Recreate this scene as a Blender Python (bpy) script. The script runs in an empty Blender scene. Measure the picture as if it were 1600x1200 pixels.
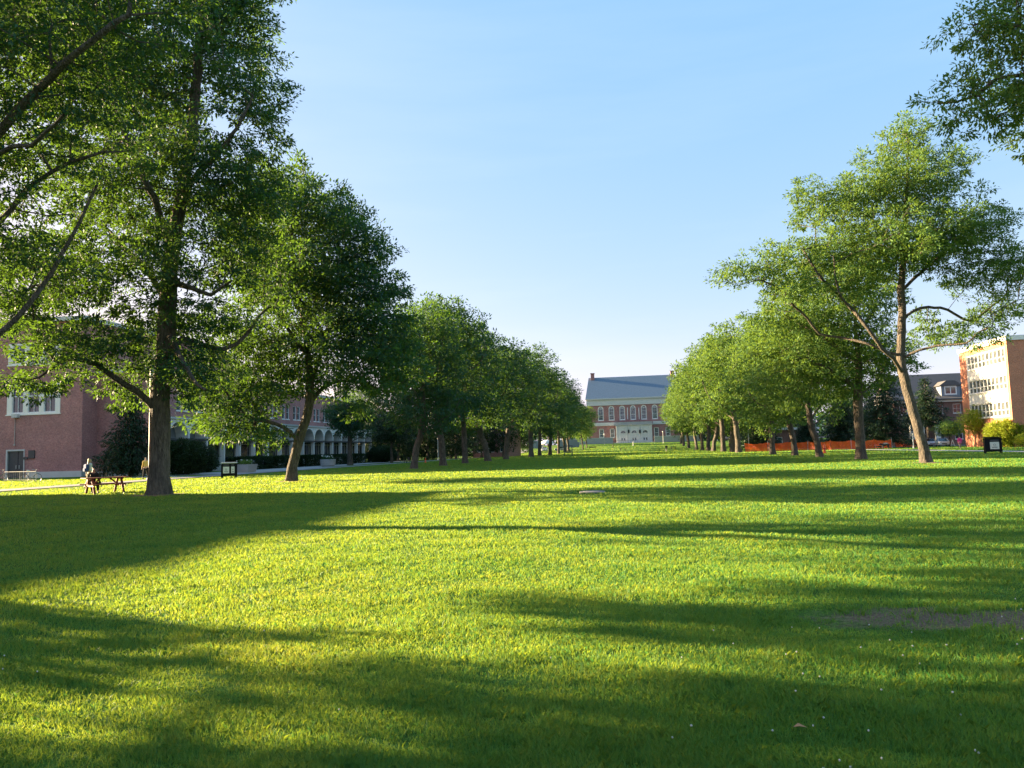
SKY_AIR, SKY_DUST, SKY_STR, EXPOSURE = 1.0, 1.0, 0.064, 2.86
SHADOW_H = 9.2
GRASS_N, DMIN, DMAX = 1150000, 3.2, 300.0
HAZE = 0
import bpy, math, random
import numpy as np
from mathutils import Vector, Matrix
R = math.radians
scene = bpy.context.scene
col = scene.collection
rnd = random.Random(7)

# ------------------------------------------------------------------ camera
F = 1200.0; RHO = math.atan(.028); PITCH = R(4.91); YAW = R(8.70); CH = 1.5
def _rx(a):
    c, s = math.cos(a), math.sin(a); return np.array([[1,0,0],[0,c,-s],[0,s,c]])
def _rz(a):
    c, s = math.cos(a), math.sin(a); return np.array([[c,-s,0],[s,c,0],[0,0,1]])
CM = _rz(YAW) @ _rx(math.pi/2+PITCH) @ _rz(-RHO)
O = np.array([0,0,CH])
def zg(x, y):                                   # height of the lawn
    t = np.clip((np.asarray(y, float)-195)/115, 0, 1)
    return 3.0*t*t
def ray(px, py): return CM @ np.array([px-800, 600-py, -F])
def atz(px, py, z=0.0):
    d = ray(px, py); return O + d*((z-CH)/d[2])
def atX(px, py, X):
    d = ray(px, py); return O + d*(X/d[0])
def atY(px, py, Y):
    d = ray(px, py); return O + d*(Y/d[1])
def G(px, py):
    p = atz(px, py); 
    return float(p[0]), float(p[1])
cam = bpy.data.cameras.new('camera'); cam_o = bpy.data.objects.new('camera', cam)
col.objects.link(cam_o)
M4 = Matrix([list(r)+[0] for r in CM]+[[0,0,0,1]]); M4.translation = Vector((0,0,CH))
cam_o.matrix_world = M4
cam.sensor_fit = 'HORIZONTAL'; cam.sensor_width = 36; cam.lens = 27
cam.clip_start = .05; cam.clip_end = 6000
scene.camera = cam_o

# ------------------------------------------------------------------ light
SUN_EL, SUN_A = R(13.0), R(12.0)                # sun low on the left, a little ahead
sdir = Vector((-math.cos(SUN_A)*math.cos(SUN_EL), math.sin(SUN_A)*math.cos(SUN_EL), math.sin(SUN_EL)))
sl = bpy.data.lights.new('sun', 'SUN'); sl.energy = 4.5; sl.angle = R(.53); sl.color = (1, .765, .45)
so = bpy.data.objects.new('sun', sl); col.objects.link(so)
so.rotation_euler = (-sdir).to_track_quat('-Z', 'Y').to_euler()
w = bpy.data.worlds.new('World'); scene.world = w; w.use_nodes = True
nt = w.node_tree; nt.nodes.clear()
sky = nt.nodes.new('ShaderNodeTexSky'); sky.sky_type = 'NISHITA'; sky.sun_disc = False
sky.sun_elevation = SUN_EL; sky.sun_rotation = math.atan2(sdir.x, sdir.y)
sky.air_density = SKY_AIR; sky.dust_density = SKY_DUST; sky.ozone_density = 3.5
bg = nt.nodes.new('ShaderNodeBackground'); bg.inputs[1].default_value = SKY_STR
wo = nt.nodes.new('ShaderNodeOutputWorld')
tint = nt.nodes.new('ShaderNodeMix'); tint.data_type = 'RGBA'; tint.blend_type = 'MULTIPLY'; tint.inputs[0].default_value = 1
tint.inputs[7].default_value = (.86, .36, .13, 1)     # paler, flatter summer sky: part Nishita, part even blue
nt.links.new(sky.outputs[0], tint.inputs[6])
add = nt.nodes.new('ShaderNodeMix'); add.data_type = 'RGBA'; add.blend_type = 'ADD'; add.inputs[0].default_value = 1
nt.links.new(tint.outputs[2], add.inputs[6])
tc = nt.nodes.new('ShaderNodeTexCoord'); mpg = nt.nodes.new('ShaderNodeMapping'); mpg.inputs['Scale'].default_value = (1.2, 1.6, 9)
nt.links.new(tc.outputs['Generated'], mpg.inputs[0])
wz = nt.nodes.new('ShaderNodeTexNoise'); wz.inputs['Scale'].default_value = 1.6; wz.inputs['Detail'].default_value = 6; wz.inputs['Roughness'].default_value = .55
nt.links.new(mpg.outputs[0], wz.inputs['Vector'])
wr = nt.nodes.new('ShaderNodeValToRGB'); wr.color_ramp.elements[0].position = .42; wr.color_ramp.elements[1].position = .8
wr.color_ramp.elements[0].color = (.26, .98, 1.95, 1); wr.color_ramp.elements[1].color = (.42, 1.10, 2.02, 1)
nt.links.new(wz.outputs[0], wr.inputs[0]); nt.links.new(wr.outputs[0], add.inputs[7])
nt.links.new(add.outputs[2], bg.inputs[0]); nt.links.new(bg.outputs[0], wo.inputs[0])
vs = scene.view_settings; vs.view_transform = 'Standard'; vs.look = 'None'; vs.gamma = 1
vs.use_curve_mapping = False; vs.exposure = EXPOSURE

# ------------------------------------------------------------------ object helpers
def tag(o, label=None, cat=None, group=None, kind=None):
    if label: o['label'] = label
    if cat: o['category'] = cat
    if group: o['group'] = group
    if kind: o['kind'] = kind
    return o
def empty(name, loc=(0,0,0), rz=0, label=None, cat=None, group=None):
    o = bpy.data.objects.new(name, None); col.objects.link(o)
    o.empty_display_size = .2
    o.location = Vector([float(c) for c in loc]); o.rotation_euler = (0,0,rz)
    return tag(o, label, cat, group)
def mk(name, V, Fc, mat, parent=None, smooth=False, link=True):
    me = bpy.data.meshes.new(name)
    V = np.asarray(V, np.float32)
    if isinstance(Fc, np.ndarray):
        k = Fc.shape[1]; n = len(Fc)
        me.vertices.add(len(V)); me.vertices.foreach_set('co', V.ravel())
        me.loops.add(n*k); me.loops.foreach_set('vertex_index', Fc.astype(np.int32).ravel())
        me.polygons.add(n); me.polygons.foreach_set('loop_start', np.arange(0, n*k, k, dtype=np.int32))
        me.update(calc_edges=True)
    else:
        me.from_pydata([tuple(v) for v in V], [], Fc); me.update()
    if smooth: me.polygons.foreach_set('use_smooth', [True]*len(me.polygons))
    me.materials.append(mat)
    o = bpy.data.objects.new(name, me)
    if link: col.objects.link(o)
    if parent: o.parent = parent
    return o
def copy_tree(o, parent=None):
    c = o.copy(); col.objects.link(c)
    if parent is not None: c.parent = parent
    for ch in list(o.children): copy_tree(ch, c)
    return c

class MB:
    def __init__(s): s.v = []; s.f = []; s.T = None
    def add(s, vs, fs):
        n = len(s.v)
        if s.T is not None: vs = [tuple(s.T @ Vector(v)) for v in vs]
        s.v += [tuple(v) for v in vs]; s.f += [tuple(n+i for i in f) for f in fs]; return s
    def box(s, x0,x1,y0,y1,z0,z1):
        return s.add([(x0,y0,z0),(x1,y0,z0),(x1,y1,z0),(x0,y1,z0),(x0,y0,z1),(x1,y0,z1),(x1,y1,z1),(x0,y1,z1)],
            [(0,3,2,1),(4,5,6,7),(0,1,5,4),(1,2,6,5),(2,3,7,6),(3,0,4,7)])
    def bevbox(s, x0,x1,y0,y1,z0,z1,b=.02):
        xs=[(x0,y0),(x1,y0),(x1,y1),(x0,y1)]
        sx=[(1,1),(-1,1),(-1,-1),(1,-1)]
        rings=[]
        def ring(ins,z):
            return [(x+a*ins,y+c*ins,z) for (x,y),(a,c) in zip(xs,sx)]
        vs=ring(b,z0)+ring(0,z0+b)+ring(0,z1-b)+ring(b,z1)
        fs=[(3,2,1,0),(12,13,14,15)]
        for k in range(3):
            for i in range(4): fs.append((k*4+i,k*4+(i+1)%4,k*4+4+(i+1)%4,k*4+4+i))
        return s.add(vs,fs)
    def bar(s, a, b, w, h=None, up=(0,0,1)):       # box-section bar from a to b
        h = h or w; a=Vector(a); b=Vector(b); d=(b-a).normalized(); u=Vector(up)
        if abs(d.dot(u))>.98: u=Vector((0,1,0))
        sd=d.cross(u).normalized(); u=sd.cross(d)
        vs=[]
        for p in (a,b):
            for i,j in ((-1,-1),(1,-1),(1,1),(-1,1)): vs.append(p+sd*(i*w/2)+u*(j*h/2))
        return s.add(vs,[(3,2,1,0),(4,5,6,7),(0,1,5,4),(1,2,6,5),(2,3,7,6),(3,0,4,7)])
    def tube(s, pts, rs, n=8, cap=True):
        pts=[Vector(p) for p in pts]
        if not hasattr(rs,'__len__'): rs=[rs]*len(pts)
        vs=[]; prev=None
        for i,p in enumerate(pts):
            d=(pts[min(i+1,len(pts)-1)]-pts[max(i-1,0)]).normalized()
            if prev is None:
                u=Vector((0,0,1)) if abs(d.z)<.9 else Vector((1,0,0))
                a=d.cross(u).normalized()
            else:
                a=(prev-d*prev.dot(d)).normalized()
            prev=a; b=d.cross(a)
            for k in range(n):
                t=2*math.pi*k/n; vs.append(p+(a*math.cos(t)+b*math.sin(t))*rs[i])
        fs=[]
        for i in range(len(pts)-1):
            for k in range(n):
                k2=(k+1)%n; fs.append((i*n+k,i*n+k2,(i+1)*n+k2,(i+1)*n+k))
        if cap:
            fs.append(tuple(range(n-1,-1,-1))); L=(len(pts)-1)*n; fs.append(tuple(L+k for k in range(n)))
        return s.add(vs,fs)
    def lathe(s, prof, n=16, c=(0,0,0)):
        vs=[]
        for r,z in prof:
            for k in range(n):
                t=2*math.pi*k/n; vs.append((c[0]+r*math.cos(t),c[1]+r*math.sin(t),c[2]+z))
        fs=[]
        for i in range(len(prof)-1):
            for k in range(n):
                k2=(k+1)%n; fs.append((i*n+k,i*n+k2,(i+1)*n+k2,(i+1)*n+k))
        fs.append(tuple(range(n-1,-1,-1))); L=(len(prof)-1)*n; fs.append(tuple(L+k for k in range(n)))
        return s.add(vs,fs)
    def ball(s, c, rx, ry=None, rz=None, n=10, m=7):
        ry=ry or rx; rz=rz or rx
        vs=[(c[0],c[1],c[2]-rz)]
        for i in range(1,m):
            ph=-math.pi/2+math.pi*i/m
            for k in range(n):
                t=2*math.pi*k/n; vs.append((c[0]+rx*math.cos(ph)*math.cos(t),c[1]+ry*math.cos(ph)*math.sin(t),c[2]+rz*math.sin(ph)))
        vs.append((c[0],c[1],c[2]+rz)); fs=[]
        for k in range(n): fs.append((0,1+(k+1)%n,1+k))
        for i in range(m-2):
            for k in range(n):
                k2=(k+1)%n; fs.append((1+i*n+k,1+i*n+k2,1+(i+1)*n+k2,1+(i+1)*n+k))
        L=len(vs)-1; b=1+(m-2)*n
        for k in range(n): fs.append((b+k,b+(k+1)%n,L))
        return s.add(vs,fs)
    def prism(s, poly, a, b, axis='y'):            # polygon in the other two axes, extruded a..b
        n=len(poly)
        def P(u,v,t): return {'y':(u,t,v),'x':(t,u,v),'z':(u,v,t)}[axis]
        vs=[P(u,v,a) for u,v in poly]+[P(u,v,b) for u,v in poly]
        fs=[tuple(range(n)),tuple(range(2*n-1,n-1,-1))]
        for i in range(n): fs.append((i,n+i,n+(i+1)%n,(i+1)%n))
        return s.add(vs,fs)
    def build(s, name, mat, parent=None, smooth=False, fix=True):
        o = mk(name, np.array(s.v), s.f, mat, parent, smooth)
        if fix:
            import bmesh
            bm=bmesh.new(); bm.from_mesh(o.data); bmesh.ops.recalc_face_normals(bm,faces=bm.faces); bm.to_mesh(o.data); bm.free()
        if smooth:
            try: o.data.set_sharp_from_angle(angle=R(40))
            except Exception: pass
        return o

# ------------------------------------------------------------------ materials
class NB:
    def __init__(s, name):
        s.m = bpy.data.materials.new(name); s.m.use_nodes = True; s.t = s.m.node_tree
        s.t.nodes.clear(); s.out = s.t.nodes.new('ShaderNodeOutputMaterial')
    def n(s, typ, ins=None, **kw):
        nd = s.t.nodes.new(typ)
        for k, v in kw.items(): setattr(nd, k, v)
        for k, v in (ins or {}).items(): s.set(nd, k, v)
        return nd
    def set(s, nd, k, v):
        if isinstance(v, tuple) and len(v) == 2 and hasattr(v[0], 'outputs'): s.t.links.new(v[0].outputs[v[1]], nd.inputs[k])
        elif hasattr(v, 'outputs'): s.t.links.new(v.outputs[0], nd.inputs[k])
        else:
            if isinstance(v, (tuple, list)) and len(v) == 3 and nd.inputs[k].type == 'RGBA': v = (*v, 1)
            nd.inputs[k].default_value = v
    def ramp(s, fac, stops):
        r = s.n('ShaderNodeValToRGB', {'Fac': fac}); e = r.color_ramp.elements
        e[0].position, e[0].color = stops[0][0], (*stops[0][1], 1)
        e[1].position, e[1].color = stops[-1][0], (*stops[-1][1], 1)
        for p, c in stops[1:-1]:
            x = e.new(p); x.color = (*c, 1)
        return r
    def mix(s, fac, a, b, mode='MIX'):
        m = s.n('ShaderNodeMix', data_type='RGBA', blend_type=mode)
        s.set(m, 0, fac)
        s.set(m, 6, a); s.set(m, 7, b)
        return (m, 2)
    def coord(s, which='Object', scale=(1,1,1)):
        c = s.n('ShaderNodeTexCoord'); mp = s.n('ShaderNodeMapping', {'Vector': (c, which), 'Scale': scale}); return mp
    def noise(s, vec, scale, detail=4, rough=.6):
        return s.n('ShaderNodeTexNoise', {'Vector': vec, 'Scale': scale, 'Detail': detail, 'Roughness': rough})
    def done(s, sh): s.t.links.new(sh.outputs[0], s.out.inputs[0]); return s.m
def shade(c, k): return tuple(min(1, x*k) for x in c)
def paint(name, c, rough=.6, var=.15, scale=3.0, metal=0, bump=.0, spec=.5):
    b = NB(name); v = b.coord(); nz = b.noise(v, scale); nz2 = b.noise(v, scale*9)
    c1 = b.ramp(nz, [(.3, shade(c, 1-var)), (.7, shade(c, 1+var))])
    c2 = b.mix(.35, (c1, 0), (b.ramp(nz2, [(.35, shade(c, 1-var*1.5)), (.65, shade(c, 1+var))]), 0))
    p = b.n('ShaderNodeBsdfPrincipled', {'Base Color': c2, 'Roughness': rough, 'Metallic': metal, 'Specular IOR Level': spec})
    if bump: b.set(p, 'Normal', b.n('ShaderNodeBump', {'Height': nz2, 'Strength': bump, 'Distance': .02}))
    return b.done(p)
def brick(name, c1, c2, mortar, sc=1.0):
    b = NB(name); c = b.n('ShaderNodeTexCoord'); sp = b.n('ShaderNodeSeparateXYZ', {'Vector': (c, 'Object')})
    ad = b.n('ShaderNodeMath', {0: (sp, 0), 1: (sp, 1)}, operation='ADD')
    cb = b.n('ShaderNodeCombineXYZ', {'X': ad, 'Y': (sp, 2), 'Z': 0.0})
    br = b.n('ShaderNodeTexBrick', {'Vector': cb, 'Color1': c1, 'Color2': c2, 'Mortar': mortar, 'Scale': sc,
        'Mortar Size': .012, 'Bias': -.1, 'Brick Width': .22, 'Row Height': .075})
    nz = b.noise((c, 'Object'), .35); nz2 = b.noise((c, 'Object'), 6.0)
    k = b.ramp(nz, [(.3, (.78,.78,.8)), (.7, (1.15,1.12,1.1))])
    cc = b.mix(1.0, (br, 0), (k, 0), 'MULTIPLY')
    k2 = b.ramp(nz2, [(.3, (.75,.75,.78)), (.7, (1.2,1.2,1.2))])
    cc = b.mix(1.0, cc, (k2, 0), 'MULTIPLY')
    bp = b.n('ShaderNodeBump', {'Height': (br, 1), 'Strength': .5, 'Distance': -.01})
    return b.done(b.n('ShaderNodeBsdfPrincipled', {'Base Color': cc, 'Roughness': .85, 'Normal': bp}))
def glass(name, c=(.02,.03,.045)):
    b = NB(name); v = b.coord(); nz = b.noise(v, 1.3)
    cc = b.ramp(nz, [(.35, c), (.65, shade(c, 2.6))])
    bp = b.n('ShaderNodeBump', {'Height': b.noise(v, .9), 'Strength': .08, 'Distance': .05})
    return b.done(b.n('ShaderNodeBsdfPrincipled', {'Base Color': (cc, 0), 'Roughness': .06, 'Specular IOR Level': .8, 'Normal': bp}))
def leafmat(name, lo, hi, trans, tf=.42, rough=.45, ns=.35):
    b = NB(name); g = b.n('ShaderNodeNewGeometry'); v = b.coord()
    nz = b.noise(v, ns, 3)
    rr = b.n('ShaderNodeMath', {0: (g, 'Random Per Island'), 1: .55}, operation='MULTIPLY')
    f = b.n('ShaderNodeMath', {0: rr, 1: (b.n('ShaderNodeMath', {0: nz, 1: .45}, operation='MULTIPLY'), 0)}, operation='ADD')
    c = b.ramp(f, [(.15, lo), (.5, tuple((a+d)/2 for a, d in zip(lo, hi))), (.85, hi)])
    t = b.ramp(f, [(.15, shade(trans, .7)), (.85, shade(trans, 1.25))])
    p = b.n('ShaderNodeBsdfPrincipled', {'Base Color': (c, 0), 'Roughness': rough, 'Specular IOR Level': .18})
    tr = b.n('ShaderNodeBsdfTranslucent', {'Color': (t, 0)})
    return b.done(b.n('ShaderNodeMixShader', {0: tf, 1: p, 2: tr}))
def barkmat(name, c):
    b = NB(name); v = b.coord('Object', (1, 1, .22)); v1 = b.coord()
    nz = b.noise(v, 9, 8, .75); vo = b.n('ShaderNodeTexVoronoi', {'Vector': v, 'Scale': 22.0})
    cc = b.ramp(nz, [(.34, shade(c, .35)), (.52, c), (.70, shade(c, 1.7))])
    big = b.ramp(b.noise(v1, 1.2), [(.35, (.8,.8,.82)), (.65, (1.15,1.12,1.08))])
    c3 = b.mix(1.0, (cc, 0), (big, 0), 'MULTIPLY')
    h = b.n('ShaderNodeMath', {0: nz, 1: (vo, 0)}, operation='ADD')
    bp = b.n('ShaderNodeBump', {'Height': h, 'Strength': 1.0, 'Distance': .10})
    return b.done(b.n('ShaderNodeBsdfPrincipled', {'Base Color': c3, 'Roughness': .9, 'Normal': bp}))

M = {}
M['bark'] = barkmat('bark_greybrown', (.125,.105,.085))
M['leaf_l'] = leafmat('leaf_flare_tinted_green', (.008,.038,.038), (.029,.095,.064), (.16,.30,.022), .31, .6)  # dark green with the blue cast of lens flare painted into the base
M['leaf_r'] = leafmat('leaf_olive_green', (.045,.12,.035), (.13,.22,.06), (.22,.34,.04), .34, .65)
M['leaf_y'] = leafmat('leaf_yellow_green', (.16,.23,.02), (.28,.34,.04), (.45,.50,.04), .4)
M['leaf_d'] = leafmat('leaf_dark_shrub', (.012,.03,.012), (.035,.065,.022), (.04,.08,.02), .2)
M['needle'] = leafmat('needles_dark_blue_green', (.012,.032,.016), (.035,.07,.03), (.03,.06,.02), .15)
M['brick_l'] = brick('brick_dull_red', (.35,.105,.09), (.47,.165,.14), (.40,.31,.29))
M['brick_r'] = brick('brick_orange_red', (.52,.14,.05), (.62,.20,.08), (.48,.32,.24))
M['brick_f'] = brick('brick_library', (.30,.095,.085), (.38,.14,.12), (.34,.26,.25))
M['brick_b'] = brick('brick_brown', (.15,.06,.045), (.21,.09,.065), (.22,.18,.16))
M['white'] = paint('white_paint', (.78,.77,.74), .5, .05)
M['cream'] = paint('cream_panel', (.80,.77,.70), .5, .04)
M['stone'] = paint('pale_limestone', (.52,.52,.50), .75, .1, 2.0, bump=.1)
M['conc'] = paint('grey_concrete', (.36,.35,.34), .85, .15, 1.5, bump=.2)
M['slate'] = paint('slate_roof', (.11,.165,.22), .6, .2, 2.0, bump=.3)
M['shingle'] = paint('grey_shingle_roof', (.11,.105,.105), .85, .2, 4.0, bump=.3)
M['glass'] = glass('window_glass')
M['glass_p'] = glass('window_glass_with_blinds', (.055,.06,.06))
M['glass_d'] = glass('storefront_glass', (.010,.014,.022))
M['black'] = paint('black_metal', (.012,.012,.014), .75, .2, spec=.2)
M['dark'] = paint('dark_grey', (.05,.05,.055), .6, .2)
M['steel'] = paint('galvanised_pole', (.34,.35,.35), .45, .1, metal=.3)
M['blueg'] = paint('blue_grey_panel', (.20,.23,.27), .6, .1)
M['redwood'] = paint('red_stained_wood', (.20,.045,.022), .6, .3, 5.0, bump=.2)
M['orange'] = paint('orange_plastic', (.85,.12,.02), .45, .08)
M['red'] = paint('red_car_paint', (.50,.015,.015), .25, .05)
M['silver'] = paint('silver_car_paint', (.50,.51,.52), .3, .04, metal=.4)
M['whitecar'] = paint('white_car_paint', (.80,.80,.80), .25, .03)
M['rubber'] = paint('rubber', (.015,.015,.015), .8, .1)
M['skin'] = paint('skin', (.50,.30,.22), .55, .06)
M['hair_b'] = paint('blond_hair', (.45,.33,.15), .55, .2, 30)
M['hair_d'] = paint('dark_hair', (.03,.02,.015), .5, .2, 30)
M['cloth_w'] = paint('pale_cloth', (.62,.60,.56), .85, .08)
M['cloth_t'] = paint('tan_cloth', (.36,.31,.24), .85, .1)
M['cloth_b'] = paint('blue_cloth', (.03,.06,.20), .8, .2)
M['cloth_k'] = paint('black_cloth', (.012,.012,.014), .85, .2)
M['cloth_y'] = paint('yellow_cloth', (.60,.42,.10), .85, .1)
M['cloth_p'] = paint('pink_cloth', (.75,.04,.22), .8, .1)
M['fur_k'] = paint('black_fur', (.012,.011,.011), .8, .3, 20)
M['fur_g'] = paint('grey_fur', (.25,.23,.20), .8, .3, 20)
M['soil'] = paint('bare_soil', (.20,.125,.07), .95, .3, 6.0, bump=.6)
# ------------------------------------------------------------------ trees
def leaves(name, C, OUT, K, spread, L, W, seed, mat, parent, flat=.55, droop=.25):
    g = np.random.default_rng(seed)
    C = np.asarray(C, float); OUT = np.asarray(OUT, float); n = len(C)
    sp = np.repeat(spread*(.6+.8*g.random(n)), K)[:, None]
    off = g.normal(size=(n*K, 3)); off /= np.linalg.norm(off, axis=1)[:, None]
    off *= g.random((n*K, 1))**.5
    P = np.repeat(C, K, 0) + off*sp*[1,1,flat]
    d = np.repeat(OUT, K, 0)*.5 + off*.6 + g.normal(size=(n*K, 3))*.38; d[:, 2] -= droop
    d /= np.linalg.norm(d, axis=1)[:, None]
    up = g.normal(size=(n*K, 3))*.5 + [0,0,1.0]
    s = np.cross(d, up); s /= np.linalg.norm(s, axis=1)[:, None]+1e-9
    k = (.7+.6*g.random((n*K, 1)))
    Lk, Wk = L*k, W*k
    V = np.stack([P, P+d*Lk*.45+s*Wk*.5, P+d*Lk, P+d*Lk*.45-s*Wk*.5], 1).reshape(-1, 3)
    Fc = np.arange(len(V)).reshape(-1, 4)
    return mk(name, V, Fc, mat, parent)

def skeleton(limbs, tips, limbr, seed, step=.45):
    """limbs: polylines (N,3) starting on an earlier limb; tips: leaf cluster points."""
    g = np.random.default_rng(seed)
    pos = []; par = []; mins = {}
    def addpt(p, q): pos.append(np.array(p, float)); par.append(q); return len(pos)-1
    main = []
    for li, L in enumerate(limbs):
        L = [np.array(p, float) for p in L]
        if not pos: cur = addpt(L[0], -1)
        else:
            A = np.array(pos); cur = int(np.argmin(((A-L[0])**2).sum(1)))
        prev = pos[cur]
        # smooth with Catmull-Rom
        P = [L[0]]+L+[L[-1]]
        pts = []
        for i in range(1, len(P)-2):
            n = max(2, int(np.linalg.norm(P[i+1]-P[i])/step))
            for k in range(1, n+1):
                t = k/n
                pts.append(.5*((2*P[i])+(-P[i-1]+P[i+1])*t+(2*P[i-1]-5*P[i]+4*P[i+1]-P[i+2])*t*t+(-P[i-1]+3*P[i]-3*P[i+1]+P[i+2])*t**3))
        first = li == 0
        for qi, q in enumerate(pts):
            cur = addpt(q + g.normal(size=3)*.02, cur)
            if not first and limbr: mins[cur] = limbr*(1-qi/len(pts))+.035*qi/len(pts)
    tips = np.asarray(tips); A = np.array(pos)
    dmin = np.min(((tips[:, None]-A[None])**2).sum(2), 1)
    order = np.argsort(dmin)
    cap = len(pos)+len(tips)*14
    B = np.zeros((cap, 3)); B[:len(pos)] = A; n = len(pos)
    z0 = 2.2
    depth = np.zeros(cap); 
    for i in range(n): depth[i] = 0
    endn = []
    for ti in order:
        t = tips[ti]; D = t-B[:n]; dist = np.sqrt((D**2).sum(1))
        cost = dist + .35*depth[:n] + np.maximum(0, B[:n, 2]-t[2])*.5 + (B[:n, 2] < z0)*50
        j = int(np.argmin(cost)); d0 = dist[j]
        m = max(1, int(d0/.6)); a = B[j].copy(); cur = j
        bend = g.normal(size=3)*.10*d0; bend[2] += .08*d0
        for k in range(1, m+1):
            u = k/m; q = a+(t-a)*u+bend*4*u*(1-u)*.5 + (g.normal(size=3)*.04 if k < m else 0)
            B[n] = q; par.append(cur); depth[n] = depth[cur]+d0/m; cur = n; n += 1
        endn.append((cur, ti))
    return B[:n], par, endn, mins

def tube_tree(B, par, endn, rtrunk, seed, mins, rtip=.010, flare=1.65):
    g = np.random.default_rng(seed+5)
    n = len(B); cnt = np.zeros(n); ch = [[] for _ in range(n)]
    for i in range(n-1, 0, -1):
        if cnt[i] == 0: cnt[i] = 1
        cnt[par[i]] += cnt[i]
    for i in range(1, n): ch[par[i]].append(i)
    root = max(cnt[1] if n > 1 else 1, 2)
    e = math.log(rtrunk/rtip)/math.log(root)
    rad = rtip*cnt**e
    for i, v in mins.items(): rad[i] = max(rad[i], v)
    V = []; Fc = []; base = 0
    starts = [(0, None)]
    V_, F_ = [], []
    while starts:
        i, p = starts.pop()
        chain = [i] if p is None else [p, i]
        while ch[i]:
            c = sorted(ch[i], key=lambda q: -cnt[q])
            for o in c[1:]: starts.append((o, i))
            i = c[0]; chain.append(i)
        r = rad[chain].copy()
        if p is not None: r[0] = min(r[0], r[1]*1.25)
        mr = r.max(); ns = 14 if mr > .2 else 8 if mr > .09 else 5 if mr > .03 else 3
        P = B[chain]; 
        T = np.gradient(P, axis=0) if len(P) > 1 else np.array([[0,0,1.]])
        T /= np.linalg.norm(T, axis=1)[:, None]+1e-9
        u = np.array([1.,0,0]) if abs(T[0][2]) > .7 else np.array([0,0,1.])
        a = np.cross(T[0], u); a /= np.linalg.norm(a)
        ang = np.arange(ns)*2*math.pi/ns
        for k in range(len(P)):
            a = a-T[k]*a.dot(T[k]); a /= np.linalg.norm(a)+1e-9; b = np.cross(T[k], a)
            rr = np.full(ns, r[k])
            if p is None:
                h = P[k][2]
                f = 1+(flare-1)*math.exp(-max(h, 0)*2.6)*.75
                rr = rr*(f*(1+.10*np.sin(ang*5+1)*math.exp(-max(h, 0)*1.6)+.03*np.sin(ang*3+h)))
            elif mr > .09: rr = rr*(1+.05*np.sin(ang*3+k*.7))
            V_.append(P[k]+np.outer(np.cos(ang)*rr, a)+np.outer(np.sin(ang)*rr, b))
        m = len(P); idx = base+np.arange((m-1)*ns).reshape(m-1, ns)
        F_.append(np.stack([idx, np.roll(idx, -1, 1), np.roll(idx, -1, 1)+ns, idx+ns], 2).reshape(-1, 4))
        base += m*ns
    return np.concatenate(V_), np.concatenate(F_)

def blob_points(blobs, n, seed, mind=.0, shell=.55):
    g = np.random.default_rng(seed); wts = np.array([b[3]*b[4]*b[5]*b[6] for b in blobs]); wts /= wts.sum()
    pts = []
    for b, k in zip(blobs, g.multinomial(n, wts)):
        d = g.normal(size=(k, 3)); d /= np.linalg.norm(d, axis=1)[:, None]
        r = g.random((k, 1))**shell
        az = np.arctan2(d[:, 1], d[:, 0]); f0, f1, f2 = g.random(3)*6.28
        r = r*(1+.24*np.sin(3*az+f0+3*d[:, 2])*np.cos(4*d[:, 2]+f1)+.14*np.sin(6*az+f2-5*d[:, 2]))[:, None]
        pts.append(np.array(b[:3])+d*r*np.array(b[3:6])*.97)
    P = np.concatenate(pts); g.shuffle(P)
    # thin: keep a minimum spacing on a hash grid
    if mind > 0:
        keep = []; seen = {}
        for p in P:
            key = tuple((p//mind).astype(int)); ok = True
            for dx in (-1,0,1):
                for dy in (-1,0,1):
                    for dz in (-1,0,1):
                        for q in seen.get((key[0]+dx,key[1]+dy,key[2]+dz), ()):
                            if ((q-p)**2).sum() < mind*mind: ok = False; break
                        if not ok: break
                    if not ok: break
                if not ok: break
            if ok: seen.setdefault(key, []).append(p); keep.append(p)
        P = np.array(keep)
    return P

def make_tree(name, loc, limbs, blobs, n, K, L, W, spread, rtrunk, seed, leaf, label=None, cat='tree', group=None, mind=.42, z0=None, droop=.25, limbr=0):
    root = empty(name, loc, 0, label, cat, group)
    tips = blob_points(blobs, n, seed, mind)
    B, par, endn, mins = skeleton(limbs, tips, limbr, seed)
    V, Fc = tube_tree(B, par, endn, rtrunk, seed, mins)
    mk('trunk', V, Fc, M['bark'], root, smooth=True)
    C = []; OUT = []
    ctr = np.mean([b[:3] for b in blobs], 0)
    for e, ti in endn:
        p = B[e]; d = p-B[par[e]]; d = d/(np.linalg.norm(d)+1e-6); C.append(p); OUT.append(d)
    o = leaves('crown', C, OUT, K, spread, L, W, seed+1, leaf, root, droop=droop)
    return root

def px_tree(name, bx, by, X, limbs, blobs, **kw):
    """A tree whose foot is found from the photograph; limbs and crown lobes are measured on a plane through it."""
    base = atX(bx, by, X); Yb = base[1]; bz = float(zg(X, Yb)); loc = np.array([X, Yb, bz])
    k = np.linalg.norm(base[:2])/math.hypot(F, bx-803)     # metres per pixel
    out = []
    for L in limbs:
        out.append([atY(q[0], q[1], Yb+(q[2] if len(q) > 2 else 0))-loc for q in L])
    out[0][0] = np.array([0,0,-.15])
    bl = []
    for b in blobs:
        cx, cy, rx, ry, dy, rd = b[:6]; wt = b[6] if len(b) > 6 else 1
        c = atY(cx, cy, Yb+dy)-loc
        bl.append((c[0], c[1], c[2], rx*k, rd, ry*k, wt))
    return make_tree(name, loc, out, bl, **kw)

ROWL, ROWR = -20.2, 17.9
GL = 'shade trees of the left avenue row'; GR = 'shade trees of the right avenue row'
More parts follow.
